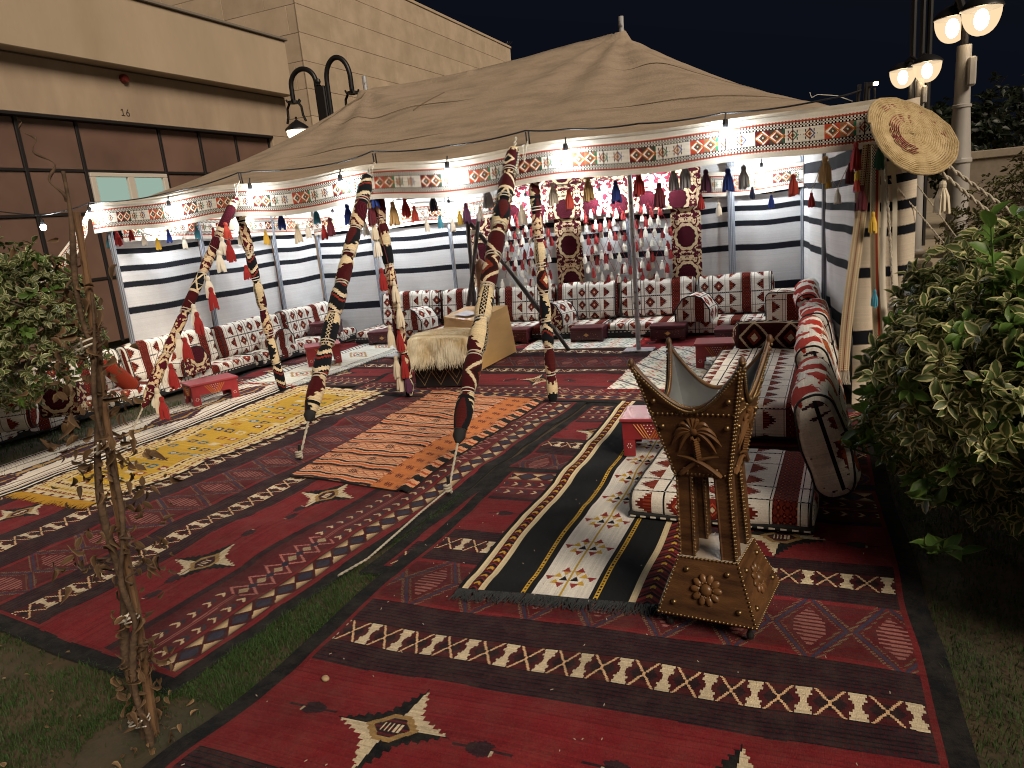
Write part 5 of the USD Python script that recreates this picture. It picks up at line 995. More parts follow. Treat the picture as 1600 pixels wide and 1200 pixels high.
# ------------------------------------------------------------------ tripod with goatskin, wooden box, chest with sheepskin
M_STICK = plain('dark_stick', (.060, .045, .042), .7, var=.4, vs=9, bump=.4, bs=40)
t_ = thing('wooden_tripod', 'tripod of dark crooked sticks that holds a goatskin', 'tripod'); ap = V(-3.76, 8.18, 1.42)
for a, b_, bow in (((-3.86, 8.20, 1.66), (-3.98, 8.36, .03), .01), ((-3.70, 8.20, 1.66), (-3.98, 7.86, .03), -.05), ((-3.88, 8.26, 1.58), (-2.55, 7.78, .03), .05)):
    a, b_ = V(*a), V(*b_); t = np.linspace(0, 1, 16)[:, None]; c = a * (1 - t) + b_ * t + V(0, -.3, 1) * (bow * np.sin(t * np.pi)) ; MB().tube(c, .026 + .004 * np.sin(np.linspace(0, 12, 16)), 9).build('leg', M_STICK, t_, smooth=True)
th = np.linspace(0, 8 * np.pi, 70); MB().tube(V(-3.77, 8.19, 1.44) + np.stack([.055 * np.cos(th), .055 * np.sin(th), .05 * th / th[-1] - .025], -1), .008, 5).build('lashing', MATS['white_cord'], t_, smooth=True)
t_ = thing('goatskin_bag', 'tan goatskin bag hanging from the tripod', 'bag'); s = np.linspace(0, 1, 22); rr = .075 * np.sin(np.clip(s * 1.05, 0, 1) * np.pi) ** .5 * (1 + .15 * np.sin(s * 9)) + .012
MB().tube(np.stack([-3.74 + .02 * np.sin(s * 4), 8.16 + 0 * s, 1.12 - .60 * s], -1), rr, 14).build('skin', plain('goat_hide', (.30, .14, .07), .8, var=.35, vs=5, sheen=.2), t_, smooth=True); MB().tube([(-3.77, 8.18, 1.42), (-3.74, 8.16, 1.10)], .006, 6).build('cord', MATS['white_cord'], t_)
M_MDF = plain('tan_board', (.62, .37, .13), .5, var=.12, vs=2.5, stretch=(1, 1, 5)); t_ = thing('wooden_box', 'tan wooden display box with a blue shape on its side, behind the chest', 'box', (-3.50, 7.22, .03), 0)
b0 = [V(-.30, -.16, 0), V(.27, -.55, 0), V(.30, .55, 0), V(-.33, .62, 0)]; t0 = [V(-.27, -.10, .52), V(.22, -.36, .50), V(.26, .50, .54), V(-.30, .55, .54)]
for k in range(4): 
    q_ = [b0[k], b0[(k + 1) % 4], t0[(k + 1) % 4], t0[k]]; MB().add(q_ + [p * V(.94, .94, 1) for p in q_], [[0, 1, 2, 3], [4, 5, 6, 7], [0, 1, 5, 4], [2, 3, 7, 6], [0, 3, 7, 4], [1, 2, 6, 5]]).build('side_board', M_MDF, t_)
q_ = [p + V(0, 0, .002) for p in t0]; MB().add(q_ + [p + V(0, 0, .018) for p in q_], [[0, 1, 2, 3], [4, 5, 6, 7], [0, 1, 5, 4], [1, 2, 6, 5], [2, 3, 7, 6], [3, 0, 4, 7]]).build('top_board', M_MDF, t_)
pp = V(-.12, .0, .565); MB().add([V(-.16, -.08, .560), V(.06, -.2, .549), V(.12, .05, .552), V(-.10, .15, .566)], [[0, 1, 2, 3]]).build('paper_sheet', plain('paper', (.62, .62, .64), .7), t_)
fx_, fy_ = unit(b0[2] - b0[1]), unit(t0[1] - b0[1]); nn = unit(np.cross(fx_, fy_)); outl = [(.45, .12), (.42, .20), (.50, .24), (.58, .28), (.66, .37), (.74, .38), (.78, .32), (.74, .26), (.66, .24), (.60, .18), (.55, .12)]; O = b0[1] + nn * .004
cpt = np.mean(outl, 0); vv = [O + fx_ * a + fy_ * c_ for a, c_ in outl] + [O + fx_ * cpt[0] + fy_ * cpt[1]]; m_ = len(outl); MB().add(vv, [[i, (i + 1) % m_, m_] for i in range(m_)]).build('blue_shape', plain('blue_vinyl', (.01, .12, .30), .35), t_)
M_CHEST, M_BRASS = plain('chest_wood', (.085, .030, .018), .5, var=.35, vs=6, stretch=(1, 1, 6)), plain('brass_nails', (.55, .38, .16), .35, metal=.7)
t_ = thing('wooden_chest', 'dark chest studded with lozenges of brass nails beside the middle wrapped upright', 'chest', (-3.36, 6.30, .03 + G(-3.3, 6.3)), 8); L, W, H = .52, .46, .42
MB().box((-L / 2, -W / 2, .0), (L / 2, W / 2, H - .05), .006).build('body', M_CHEST, t_); MB().box((-L / 2 - .006, -W / 2 - .006, H - .048), (L / 2 + .006, W / 2 + .006, H), .008).build('lid', M_CHEST, t_)
MB().box((-L / 2, -W / 2 - .004, .005), (L / 2, -W / 2 - .0005, H - .06)).build('velvet_front', plain('black_velvet', (.012, .008, .010), .9), t_); nl = MB()
for px in (-.17, 0, .17):
    for k in range(56):
        a = k / 56 * 4; e = int(a); f_ = a - e; P4 = [(.08, 0), (0, .13), (-.08, 0), (0, -.13)]; x = P4[e][0] * (1 - f_) + P4[(e + 1) % 4][0] * f_; z = P4[e][1] * (1 - f_) + P4[(e + 1) % 4][1] * f_; p = V(px + x, -W / 2 - .005, .155 + z); nl.box(p - .0035, p + .0035, .001)
        if k % 2 == 0: p = V(px + x * .5 + .04 * (1 if e in (0, 3) else -1) * 0, -W / 2 - .005, .155 + z * .5); nl.box(p - .003, p + .003, .001)
nl.build('brass_nails', M_BRASS, t_, kind='stuff'); MB().lathe([(0, .012), (.02, .010), (.026, 0)], 14, T((L / 2 + .004, -.10, .25), ry=90)).build('boss', M_BRASS, t_)
for k in range(3): MB().add([V(L / 2 + .003, -.02 + .07 * k, .06), V(L / 2 + .003, .05 + .07 * k, .06), V(L / 2 + .003, .02 + .07 * k, .16)], [[0, 1, 2]]).build('painted_triangle', plain('chest_paint', (.22, .09, .06), .6), t_)
t_ = thing('sheepskin', 'shaggy cream sheepskin thrown over the chest', 'sheepskin', (-3.36, 6.30, .03 + G(-3.3, 6.3)), 8); nS = 40; a, b_ = np.meshgrid(np.linspace(-1, 1, nS), np.linspace(-1, 1, nS), indexing='ij')
def drape(a, b_):
    x, y = a * .44 * (1 - .12 * b_ * b_), b_ * .46 * (1 - .15 * a * a); ox, oy = np.maximum(np.abs(x) - .27, 0), np.maximum(np.abs(y) - .24, 0); x = np.sign(x) * np.minimum(np.abs(x), .27 + ox * .3); y = np.sign(y) * np.minimum(np.abs(y), .24 + oy * .3)
    return np.stack([x, y, .445 + .07 * np.exp(-(a * a + b_ * b_) * .9) + .04 * (fbm1(a * 2.2, b_ * 2.2, 44, 2) - .5) - ox * .6 - oy * .62], -1)
Pd = drape(a, b_); MB().grid(Pd, np.stack([a, b_], -1)).build('hide', plain('hide', (.50, .42, .29), .95), t_, smooth=True)
rr = np.random.default_rng(11); M = 15000; A, B = rr.uniform(-1, 1, M), rr.uniform(-1, 1, M); keep = A * A * .9 + B * B * .9 < 1.25; A, B = A[keep], B[keep]; p0 = drape(A, B); e_ = 1e-2; nx_, ny_ = drape(A + e_, B) - p0, drape(A, B + e_) - p0; N_ = np.cross(nx_, ny_); N_ /= np.linalg.norm(N_, axis=1, keepdims=True); N_ *= np.sign(N_[:, 2:] + 1e-9)
cl = np.stack([fbm1(A * 4, B * 4, 3, 2) - .5, fbm1(A * 4, B * 4, 8, 2) - .5, 0 * A], -1) * .10; out = np.stack([A, B, -.9 + 0 * A], -1) * .025 + np.where((B < -.35)[:, None], V(0, -.012, -.045), 0)
ln = rr.uniform(.7, 1.2, len(A))[:, None]; p1 = p0 + (N_ * .022 + cl * .45 + out * .5) * ln; p2 = p0 + (N_ * .026 + cl + out * 1.3 + V(0, 0, -.012)) * ln * 1.25; p2 += rr.normal(0, .006, p2.shape)
pts = np.stack([p0, p1, p2], 1).astype(np.float32); bc = UsdGeom.BasisCurves.Define(stage, path_for(t_, 'wool')); bc.CreateTypeAttr('linear'); bc.CreatePointsAttr(Vt.Vec3fArray.FromNumpy(pts.reshape(-1, 3))); bc.CreateCurveVertexCountsAttr(Vt.IntArray([3] * len(A))); bc.CreateWidthsAttr(Vt.FloatArray.FromNumpy(np.tile(np.array([.0032, .0034, .0014], np.float32), len(A)))); bc.SetWidthsInterpolation('vertex')
UsdShade.MaterialBindingAPI.Apply(bc.GetPrim()).Bind(plain('wool_fibre', (.66, .60, .46), .9, col2=(.48, .36, .19), vs=3.2, lo=.35, hi=.55)); tag(bc, kind='stuff')

# ------------------------------------------------------------------ the incense burner
M_WOOD = plain('carved_wood', (.130, .060, .022), .40, col2=(.036, .015, .007), vs=5.0, bump=.25, bs=70, lo=.3, hi=.7, detail=8, stretch=(1, 1, 6)); M_WOODL = plain('carved_relief', (.16, .075, .028), .34, var=.4, vs=9)
M_STUD = plain('brass_studs', (.27, .18, .085), .36, metal=.9, var=.3, vs=50); M_TIN = plain('galvanised_tin', (.42, .44, .45), .36, metal=.85, var=.25, vs=5, bump=.05, bs=20)
BR = T((-.315, 2.605, .036 + float(und(-.3, 2.6))), ry=-2.3, rz=-10)
t_ = thing('incense_burner', 'tall carved wooden incense burner with brass studs, palm emblem and tin lining', 'incense burner')
STUD = trimesh.creation.icosphere(1, 1.0); SV, SF = np.array(STUD.vertices), np.array(STUD.faces); SF = SF[(SV[SF][:, :, 2] > -.4).all(1)]
def stud(mb, p, n, r): 
    n = unit(n); a = unit(np.cross(n, V(.13, .2, .97))); b_ = np.cross(n, a); mb.add(SV @ np.stack([a, b_, n]) * r + p, SF)
def row(mb, a, b_, n, r, gap): 
    k = max(1, int(np.linalg.norm(V(*b_) - V(*a)) / gap))
    for i in range(k + 1): stud(mb, V(*a) + (V(*b_) - V(*a)) * i / k, n, r)
Rq = [T(rz=90 * k)[:3, :3] for k in range(4)]
zb0, zb1, hb0, hb1 = .055, .262, .185, .112; studs = MB()
for k in range(4):
    R4 = T(rz=90 * k); q_ = V(-hb0, -hb0, zb0, hb0, -hb0, zb0, hb1, -hb1, zb1, -hb1, -hb1, zb1).reshape(4, 3); mb = MB()
    for lvl in (q_,): mb.add(np.vstack([q_, q_ * V(.9, .9, 1)]), [[0, 1, 2, 3], [4, 5, 6, 7], [0, 1, 5, 4], [2, 3, 7, 6], [0, 3, 7, 4], [1, 2, 6, 5]])
    mb.xf(BR @ R4).build('base_panel', M_WOOD, t_)
    n = unit(V(0, -(zb1 - zb0), -(hb1 - hb0) * -1 * -1)); n = unit(V(0, -(zb1 - zb0), (hb0 - hb1))); st = MB()
    for i in range(4): row(st, q_[i] * .985 + V(0, 0, .003) + n * .001, q_[(i + 1) % 4] * .985 + V(0, 0, .002) + n * .001, n, .0055, .0145)
    for (u, v_) in ((-.72, .22), (.72, .22), (-.6, .8), (.6, .8)): hw = hb0 + (hb1 - hb0) * v_; stud(st, V(u * hw, -hw, zb0 + (zb1 - zb0) * v_) + n * .002, n, .011)
    studs.v += [v @ R4[:3, :3].T for v in st.v]; studs.f += [f + studs.n for f in st.f]; studs.t += st.t; studs.n += st.n
    ro = MB(); c = V(0, -(hb0 + (hb1 - hb0) * .5), (zb0 + zb1) / 2) + n * .004; ax, ay = V(1, 0, 0), unit(np.cross(n, V(1, 0, 0)))
    for j in range(10):
        a = j * 2 * np.pi / 10; d = ax * np.cos(a) + ay * np.sin(a); e = -ax * np.sin(a) + ay * np.cos(a); mm = frame(c + d * .040, d * .020, e * .0135, n * .010); ro.add(SV @ mm[:3, :3].T + mm[:3, 3], STUD.faces)
    mm = frame(c, ax * .024, ay * .024, n * .017); ro.add(SV @ mm[:3, :3].T + mm[:3, 3], STUD.faces)
    for j in range(12): a = j * 2 * np.pi / 12; stud(ro, c + (ax * np.cos(a) + ay * np.sin(a)) * .028 + n * .004, n, .005)
    ro.xf(BR @ R4).build('rosette', M_WOODL, t_, smooth=50)
MB().box((-hb1 + .001, -hb1 + .001, zb1 - .012), (hb1 - .001, hb1 - .001, zb1 + .003), .002).xf(BR).build('base_top', plain('pale_base_top', (.42, .36, .30), .35, var=.2), t_)  # base top much paler than the wood around it
MB().box((-hb0 * .93, -hb0 * .93, zb0 - .012), (hb0 * .93, hb0 * .93, zb0 + .004)).xf(BR).build('base_bottom', M_WOODL, t_)
for sx in (-1, 1):
    for sy in (-1, 1):
        MB().lathe([(0, 0), (.012, .001), (.014, .012), (.012, .024), (.008, .026), (.008, .046)], 12, T((sx * .15, sy * .15, -.006))).xf(BR).build('foot', plain('dark_caster', (.03, .03, .03), .4, metal=.5), t_)
        lg = MB(); x0, x1 = sx * .078, sx * .070; w = .026
        for dz in (0,): lg.add([V(x0 + i * w, sy * .078 + j * w, zb1 + .0035) for i, j in ((-1, -1), (1, -1), (1, 1), (-1, 1))] + [V(x1 + i * w, sy * .070 + j * w, .60) for i, j in ((-1, -1), (1, -1), (1, 1), (-1, 1))], [[0, 1, 5, 4], [1, 2, 6, 5], [2, 3, 7, 6], [3, 0, 4, 7]])
        for i, j in ((-1, -1), (1, -1), (1, 1), (-1, 1)): lg.tube([(x0 + i * w * .96, sy * .078 + j * w * .96, zb1 + .004), (x1 + i * w * .96, sy * .070 + j * w * .96, .60)], .0052, 6, caps=False)
        lg.xf(BR).build('leg', M_WOOD, t_)
        row(studs, (x0 + sx * w, sy * .078 - w - .004, zb1 + .01), (x1 + sx * w, sy * .070 - w - .004, .59), V(0, -1, 0), .0052, .0145); row(studs, (x0 + w + .004, sy * .078 - w, zb1 + .01), (x1 + w + .004, sy * .070 - w, .59), V(1, -.6, 0), .0052, .0145)
ZB, HB, KB = .585, .102, .215
def rim(s): return .850 + .167 * np.abs(s) ** 2.0 + .012 * np.clip((np.abs(s) - .9) / .1, 0, 1)
def pan(s, t, o=0.0): z = ZB + (rim(s) - ZB) * t; hw = HB + (z - ZB) * KB; return np.stack([s * hw, -hw - o, z], -1)
nb = unit(V(0, -1, -KB))
fronds = [(-1.0, .36, -.42), (-.86, .62, -.16), (-.6, .85, .22), (-.26, .95, .5), (.26, .95, .5), (.6, .85, .22), (.86, .62, -.16), (1.0, .36, -.42), (0, 1, .62), (-.75, .15, -.62), (.75, .15, -.62)]
for k in range(4):
    R4 = T(rz=90 * k); S, Tt = np.meshgrid(np.linspace(-1, 1, 41), np.linspace(0, 1, 20), indexing='ij'); Po = pan(S, Tt); th_ = .012
    Pi = Po - nb * th_ * V(1, 1, 1); Pi[..., 0] *= .94; mb = MB().grid(Po, np.stack([S, Tt], -1)); tp = np.stack([Po[:, -1], Pi[:, -1]], 1); mb.grid(tp, np.zeros(tp.shape[:2] + (2,))); mb.xf(BR @ R4).build('bowl_panel', M_WOOD, t_, smooth=50)
    MB().grid(Pi, np.stack([S, Tt], -1)).xf(BR @ R4).build('tin_lining', M_TIN, t_, smooth=True)
    cr = pan(np.linspace(-1, 1, 49), np.ones(49)); MB().tube(cr - nb * .006, .0085, 8).xf(BR @ R4).build('rim_moulding', M_WOOD, t_, smooth=True); st = MB()
    for i in range(62): s_v = -1 + 2 * i / 61; p = pan(np.array(s_v), np.array(1.0)); stud(st, p + nb * .006 + V(0, 0, -.004), nb, .0062); stud(st, p + V(0, 0, .007) + V(0, .006, 0), V(0, 0, 1), .0052)
    for sg in (-1, 1):
        for i in range(30): p = pan(np.array(sg * .965), np.array(i / 30)); stud(st, p + nb * .001, nb, .0055)
    row(st, pan(np.array(-.95), np.array(.02)), pan(np.array(.95), np.array(.02)), nb, .0052, .0145); zl = .835; hw = HB + (zl - ZB) * KB; row(st, (-hw * .93, -hw - .001, zl), (hw * .93, -hw - .001, zl), nb, .0055, .018)
    for s_v, z in ((-.80, .885), (.80, .885), (-.80, .785), (.80, .785), (-.3, .845), (.05, .85)): hw = HB + (z - ZB) * KB; stud(st, V(s_v * hw, -hw, z) + nb * .002, nb, .0105 if abs(s_v) > .5 else .007)
    studs.v += [v @ R4[:3, :3].T for v in st.v]; studs.f += [f + studs.n for f in st.f]; studs.t += st.t; studs.n += st.n
    em = MB(); ax, ay = V(1, 0, 0), unit(V(0, -KB, 1)); 
    def E3(u, v_, o=.004): u, v_, o = u * 1.02, v_ * 1.18, o * 1.5; z = .682 + v_; hw = HB + (z - ZB) * KB; return V(u, -hw, z) + nb * o
    for (fx0, fy0, dr) in fronds:
        tt = np.linspace(0, 1, 9); xs_ = .0 + fx0 * .088 * tt; ys_ = .072 + .062 * (fy0 * np.sin(tt * 1.45) - (1 - fy0) * tt * .2) - .055 * (tt ** 2.2) * (1 - dr) * .75
        em.tube([E3(a, b_, .004) for a, b_ in zip(xs_, ys_)], .0086 * np.sin(np.clip(tt * .9 + .12, 0, 1) * np.pi) ** .6 + .0015, 6)
    mm = frame(E3(0, .078, .004), ax * .018, ay * .020, nb * .012); em.add(SV @ mm[:3, :3].T + mm[:3, 3], STUD.faces); 
    for sg in (-1, 1): mm = frame(E3(sg * .012, .052, .004), ax * .008, ay * .012, nb * .007); em.add(SV @ mm[:3, :3].T + mm[:3, 3], STUD.faces)
    for j in range(12): z = -.034 + .0078 * j; em.tube([E3(-.011, z, .004), E3(.0, z - .002, .011), E3(.011, z, .004)], .0045, 5)
    for sg in (-1, 1):
        tt = np.linspace(0, 1, 14); xs_ = sg * (-.072 + .146 * tt); ys_ = -.012 - .062 * tt + .016 * np.sin(tt * np.pi) + .006 * (1 - tt); em.tube([E3(a, b_, .006 + .003 * (sg > 0)) for a, b_ in zip(xs_, ys_)], np.r_[np.linspace(.002, .0085, 7), np.full(5, .0085), .011, .007], 6)
        for j in range(3): stud(em, E3(sg * (.048 + .010 * j), -.062 - .004 * j + .012 * (j == 1), .004), nb, .006)
    em.xf(BR @ R4).build('palm_emblem', M_WOODL, t_, smooth=50)
for sx in (-1, 1):
    for sy in (-1, 1): z = float(rim(np.array(1.0))); hw = HB + (z - ZB) * KB - .004; mm = frame(V(sx * hw, sy * hw, z - .002), V(.0125, 0, 0), V(0, .0125, 0), V(0, 0, .020)); MB().add(SV @ mm[:3, :3].T + mm[:3, 3], STUD.faces).xf(BR).build('horn_tip', M_WOOD, t_, smooth=True)
MB().box((-HB + .004, -HB + .004, ZB - .004), (HB - .004, HB - .004, ZB + .006)).xf(BR).build('bowl_bottom', M_WOODL, t_); MB().box((-.125, -.125, .78), (.125, .125, .785)).xf(BR).build('tin_tray', M_TIN, t_)
studs.xf(BR).build('brass_studs', M_STUD, t_, kind='stuff', smooth=True)

# ------------------------------------------------------------------ street lamps and far lights
M_DARKM = plain('black_iron', (.014, .013, .014), .45, metal=.4); M_WPOLE = plain('white_lamp_post', (.33, .31, .29), .5, var=.1, vs=3)
M_WARM, M_WARM2 = emit('lit_street_bulb', (1.0, .80, .55), STREET_L), emit('lit_lantern_glass', (1.0, .80, .52), 1.6)
M_OPAL = usdkit.material(stage, '/World/Looks/lit_opal_bowl', {'e': ('emission', {'color': (1.0, .74, .46), 'strength': .40}), 't': ('transparent_bsdf', {'color': (1, .95, .85)}), 'm': ('mix_closure', {'fac': .30})}, [('e.emission', 'm.closure1'), ('t.BSDF', 'm.closure2')], surface='m.closure')
t_ = thing('street_lamp', 'black double-armed street lamp with hanging lanterns behind the tent', 'street lamp')
px, py = -7.64, 11.0; MB().box((px - .085, py - .07, 0), (px + .085, py + .07, 4.02), .015).build('post', M_DARKM, t_)
for sx in (-1, 1): MB().box((px + sx * .10 - .010, py - .05, 2.2), (px + sx * .10 + .010, py + .05, 4.0), .005).build('post_rib', M_DARKM, t_)
MB().lathe([(0, .10), (.04, .08), (.05, .04), (.03, .0), (.05, -.02)], 14, T((px - .06, py, 4.06))).build('finial', M_DARKM, t_)
for (x0, xe, zt, r) in ((-7.74, -8.26, 4.10, .0), (-7.52, -7.05, 4.08, .0)):
    th = np.linspace(0, np.pi, 18); xm, w = (x0 + xe) / 2, (xe - x0) / 2; arc = [(x0, py, 3.0), (x0, py, zt - .02)] + [(xm - w * math.cos(a), py, zt + (.25 if xe < -8 else .34) * math.sin(a)) for a in th] + [(xe, py, zt - .22)]; MB().tube(arc, .042, 10).build('arm', M_DARKM, t_, smooth=50)
    zc = zt - .22; mb = MB().lathe([(.05, 0), (.10, -.01), (.10, -.05), (.04, -.06)], 14, T((xe, py, zc)))
    for sg in (-1, 1): mb.tube([(xe + sg * .08, py, zc - .02), (xe + sg * .15, py, zc - .12), (xe + sg * .16, py, zc - .26), (xe + sg * .20, py, zc - .36)], .022, 7)
    for k in range(6): a = k * np.pi / 3; mb.tube([(xe + .10 * math.cos(a), py + .10 * math.sin(a), zc - .04), (xe + .13 * math.cos(a), py + .13 * math.sin(a), zc + .01)], .016, 5)
    mb.build('crown_bracket', M_DARKM, t_); MB().lathe([(.0, .20), (.02, .19), (.012, .15), (.05, .12), (.13, .07), (.21, 0), (.215, -.03), (.19, -.035)], 20, T((xe, py, zc - .46))).build('hood', M_DARKM, t_, smooth=50)
    MB().lathe([(.19, 0), (.19, -.05), (.15, -.15), (.08, -.22), (0, -.25)], 20, T((xe, py, zc - .496))).build('lantern_glass', M_WARM2, t_, smooth=True)
def wlamp(label, x, y, zt, bowls, r, lean=0.0):
    t_ = thing('street_lamp', label, 'street lamp'); MB().lathe([(.17, 0), (.17, .05), (.13, .1), (.125, 1.70), (.145, 1.72), (.145, 1.76), (.13, 1.78), (.098, 2.38), (.112, 2.39), (.112, 2.42), (.092, 2.43), (.082, zt)], 12, T((x, y, 0))).build('post', M_WPOLE, t_, smooth=40)
    MB().box((x + .02, y - .20, zt - .50), (x + .11, y - .08, zt - .16), .02).build('junction_box', M_WPOLE, t_)
    for bx_, by_, bz in bowls:
        MB().tube([(x, y, zt - .05), (x, y, zt + .30), ((x + bx_) / 2, (y + by_) / 2, bz + .18), (bx_, by_, bz + .08)], .045, 8).build('arm', M_DARKM, t_)
        MB().lathe([(0, .16), (r * .4, .145), (r * .8, .085), (r * 1.04, .02), (r * 1.06, 0), (r * .98, -.005)], 22, T((bx_, by_, bz))).build('shade', M_DARKM, t_, smooth=50)
        a = np.linspace(0, np.pi / 2, 9); MB().lathe([(r * .97 * math.cos(q_) ** .9, -r * 1.35 * math.sin(q_)) for q_ in a], 22, T((bx_, by_, bz - .006))).build('lamp_bowl', M_OPAL, t_, smooth=True); MB().add(ICO.vertices * V(.36, .36, .55) * r + V(bx_, by_, bz - .55 * r), ICO.faces).build('bulb', M_WARM, t_, smooth=True)
wlamp('white street lamp nearest the tent on the right, with two glowing half bowls', 1.79, 11.1, 3.12, [(1.885, 10.7, 3.44), (1.71, 11.5, 3.52)], .215)
wlamp('farther white street lamp with two glowing half bowls, left of the nearest one', 2.14, 18.0, 3.55, [(2.22, 17.7, 3.80), (1.88, 18.6, 3.84)], .27)
t_ = thing('flag_pole', 'leftmost of the three tall dark poles behind the farther street lamp', 'pole', group='dark poles behind the far lamp'); MB().tube([(2.10, 19, 0), (2.10, 19, 5.7)], .06, 8).build('shaft', M_DARKM, t_)
for dx, w_ in ((.22, 'middle one'), (.36, 'rightmost')): copy(t_, w_ + ' of the three tall dark poles behind the farther street lamp', (dx, .4, -.15 * dx))
tag(stage.GetPrimAtPath(t_))
t_ = thing('floodlight', 'small lit floodlight on a short mast above the right end of the eave', 'floodlight'); MB().tube([(.98, 15, 0), (.98, 15, 3.22)], .03, 8).tube([(1.08, 15, 2.9), (1.08, 15, 3.18)], .02, 6).build('mast', M_DARKM, t_); MB().box((.93, 14.9, 3.20), (1.05, 15.05, 3.28), .01).build('housing', M_DARKM, t_); MB().box((1.055, 14.9, 3.21), (1.13, 14.96, 3.27), .01).build('lamp_glass', emit('floodlight_glass', (1, .74, .30), 6), t_)

# ------------------------------------------------------------------ plants
def leafmat(name, mid, rim, rimw=.25, trans=.25, dark=None, rough=.45):
    if name in MATS: return MATS[name]
    n = {'uv': ('attribute', {'attribute': 'st'}), 'sp': ('separate_xyz', {}), 'ab': ('math', {'math_type': 'absolute'}), 'tc': ('texture_coordinate', {}), 'nz': ('noise_texture', {'scale': 22.0, 'detail': 3.0}), 'nm': ('math', {'math_type': 'multiply_add', 'value2': .9, 'value3': -.45}), 'ad': ('math', {'math_type': 'add'}),
         'rp': ('rgb_ramp', {'ramp': [(0, mid), (.06, tuple(c * 1.4 for c in mid)), (.10, mid), (1 - rimw - .08, mid), (1 - rimw + .08, rim), (1, rim)]}), 'n2': ('noise_texture', {'scale': 5.0, 'detail': 2.0}), 'mr': ('map_range', {'from_min': .3, 'from_max': .7, 'to_min': .55, 'to_max': 1.3}), 'hs': ('hsv', {}),
         'p': ('principled_bsdf', {'roughness': rough, 'specular_ior_level': .35}), 't': ('translucent_bsdf', {}), 'm': ('mix_closure', {'fac': trans})}
    l = [('uv.vector', 'sp.vector'), ('sp.x', 'ab.value1'), ('tc.object', 'nz.vector'), ('nz.fac', 'nm.value1'), ('ab.value', 'ad.value1'), ('nm.value', 'ad.value2'), ('ad.value', 'rp.fac'), ('tc.object', 'n2.vector'), ('n2.fac', 'mr.value'), ('mr.result', 'hs.value'), ('rp.color', 'hs.color'), ('hs.color', 'p.base_color'), ('hs.color', 't.color'), ('p.BSDF', 'm.closure1'), ('t.BSDF', 'm.closure2')]
    MATS[name] = usdkit.material(stage, '/World/Looks/' + name, n, l, surface='m.closure'); return MATS[name]
L_VAR = leafmat('variegated_leaf', (.105, .145, .048), (.62, .57, .29), .36, .30); L_VAR2 = leafmat('variegated_leaf_left', (.070, .098, .036), (.46, .44, .22), .26); L_GREEN = leafmat('green_leaf', (.085, .165, .032), (.15, .23, .05), .2, .32); L_BACK = leafmat('hedge_leaf', (.050, .055, .022), (.20, .17, .075), .25); L_DRY = leafmat('dry_leaf', (.085, .048, .022), (.15, .090, .045), .3, .12, rough=.8); L_DARK = leafmat('dark_tree_leaf', (.012, .018, .010), (.02, .028, .014), .2)
M_TWIG = plain('twig', (.10, .075, .05), .85, var=.4, vs=20)
LV = []                                                            # one leaf: 5 stations, folded and drooping
for i, (t, w) in enumerate(((0, .05), (.22, .36), (.5, .5), (.78, .34), (1, .0))):
    for s in (-1, 0, 1): LV.append((s * w * .55, t, .10 * abs(s) * w * 2 - .22 * t * t, s))
LV = np.array(LV); LF = np.array([[3 * i + j, 3 * i + j + 1, 3 * i + j + 4, 3 * i + j + 3] for i in range(4) for j in range(2)])
LFT = np.vstack([LF[:, [0, 1, 2]], LF[:, [0, 2, 3]]])
def leaves(P, D, U, S, curl=None):
    """many leaves: base points, directions, up vectors, lengths -> (n, 15, 3)"""
    D = D / np.linalg.norm(D, axis=1, keepdims=True); X = np.cross(D, U); X /= np.linalg.norm(X, axis=1, keepdims=True) + 1e-9; N = np.cross(X, D)
    c = 1 if curl is None else curl[:, None, None]; l = LV[None]
    return P[:, None] + S[:, None, None] * (l[..., 0:1] * X[:, None] + l[..., 1:2] * D[:, None] + l[..., 2:3] * N[:, None] * c)
EYEP = V(0, 0, EYE)
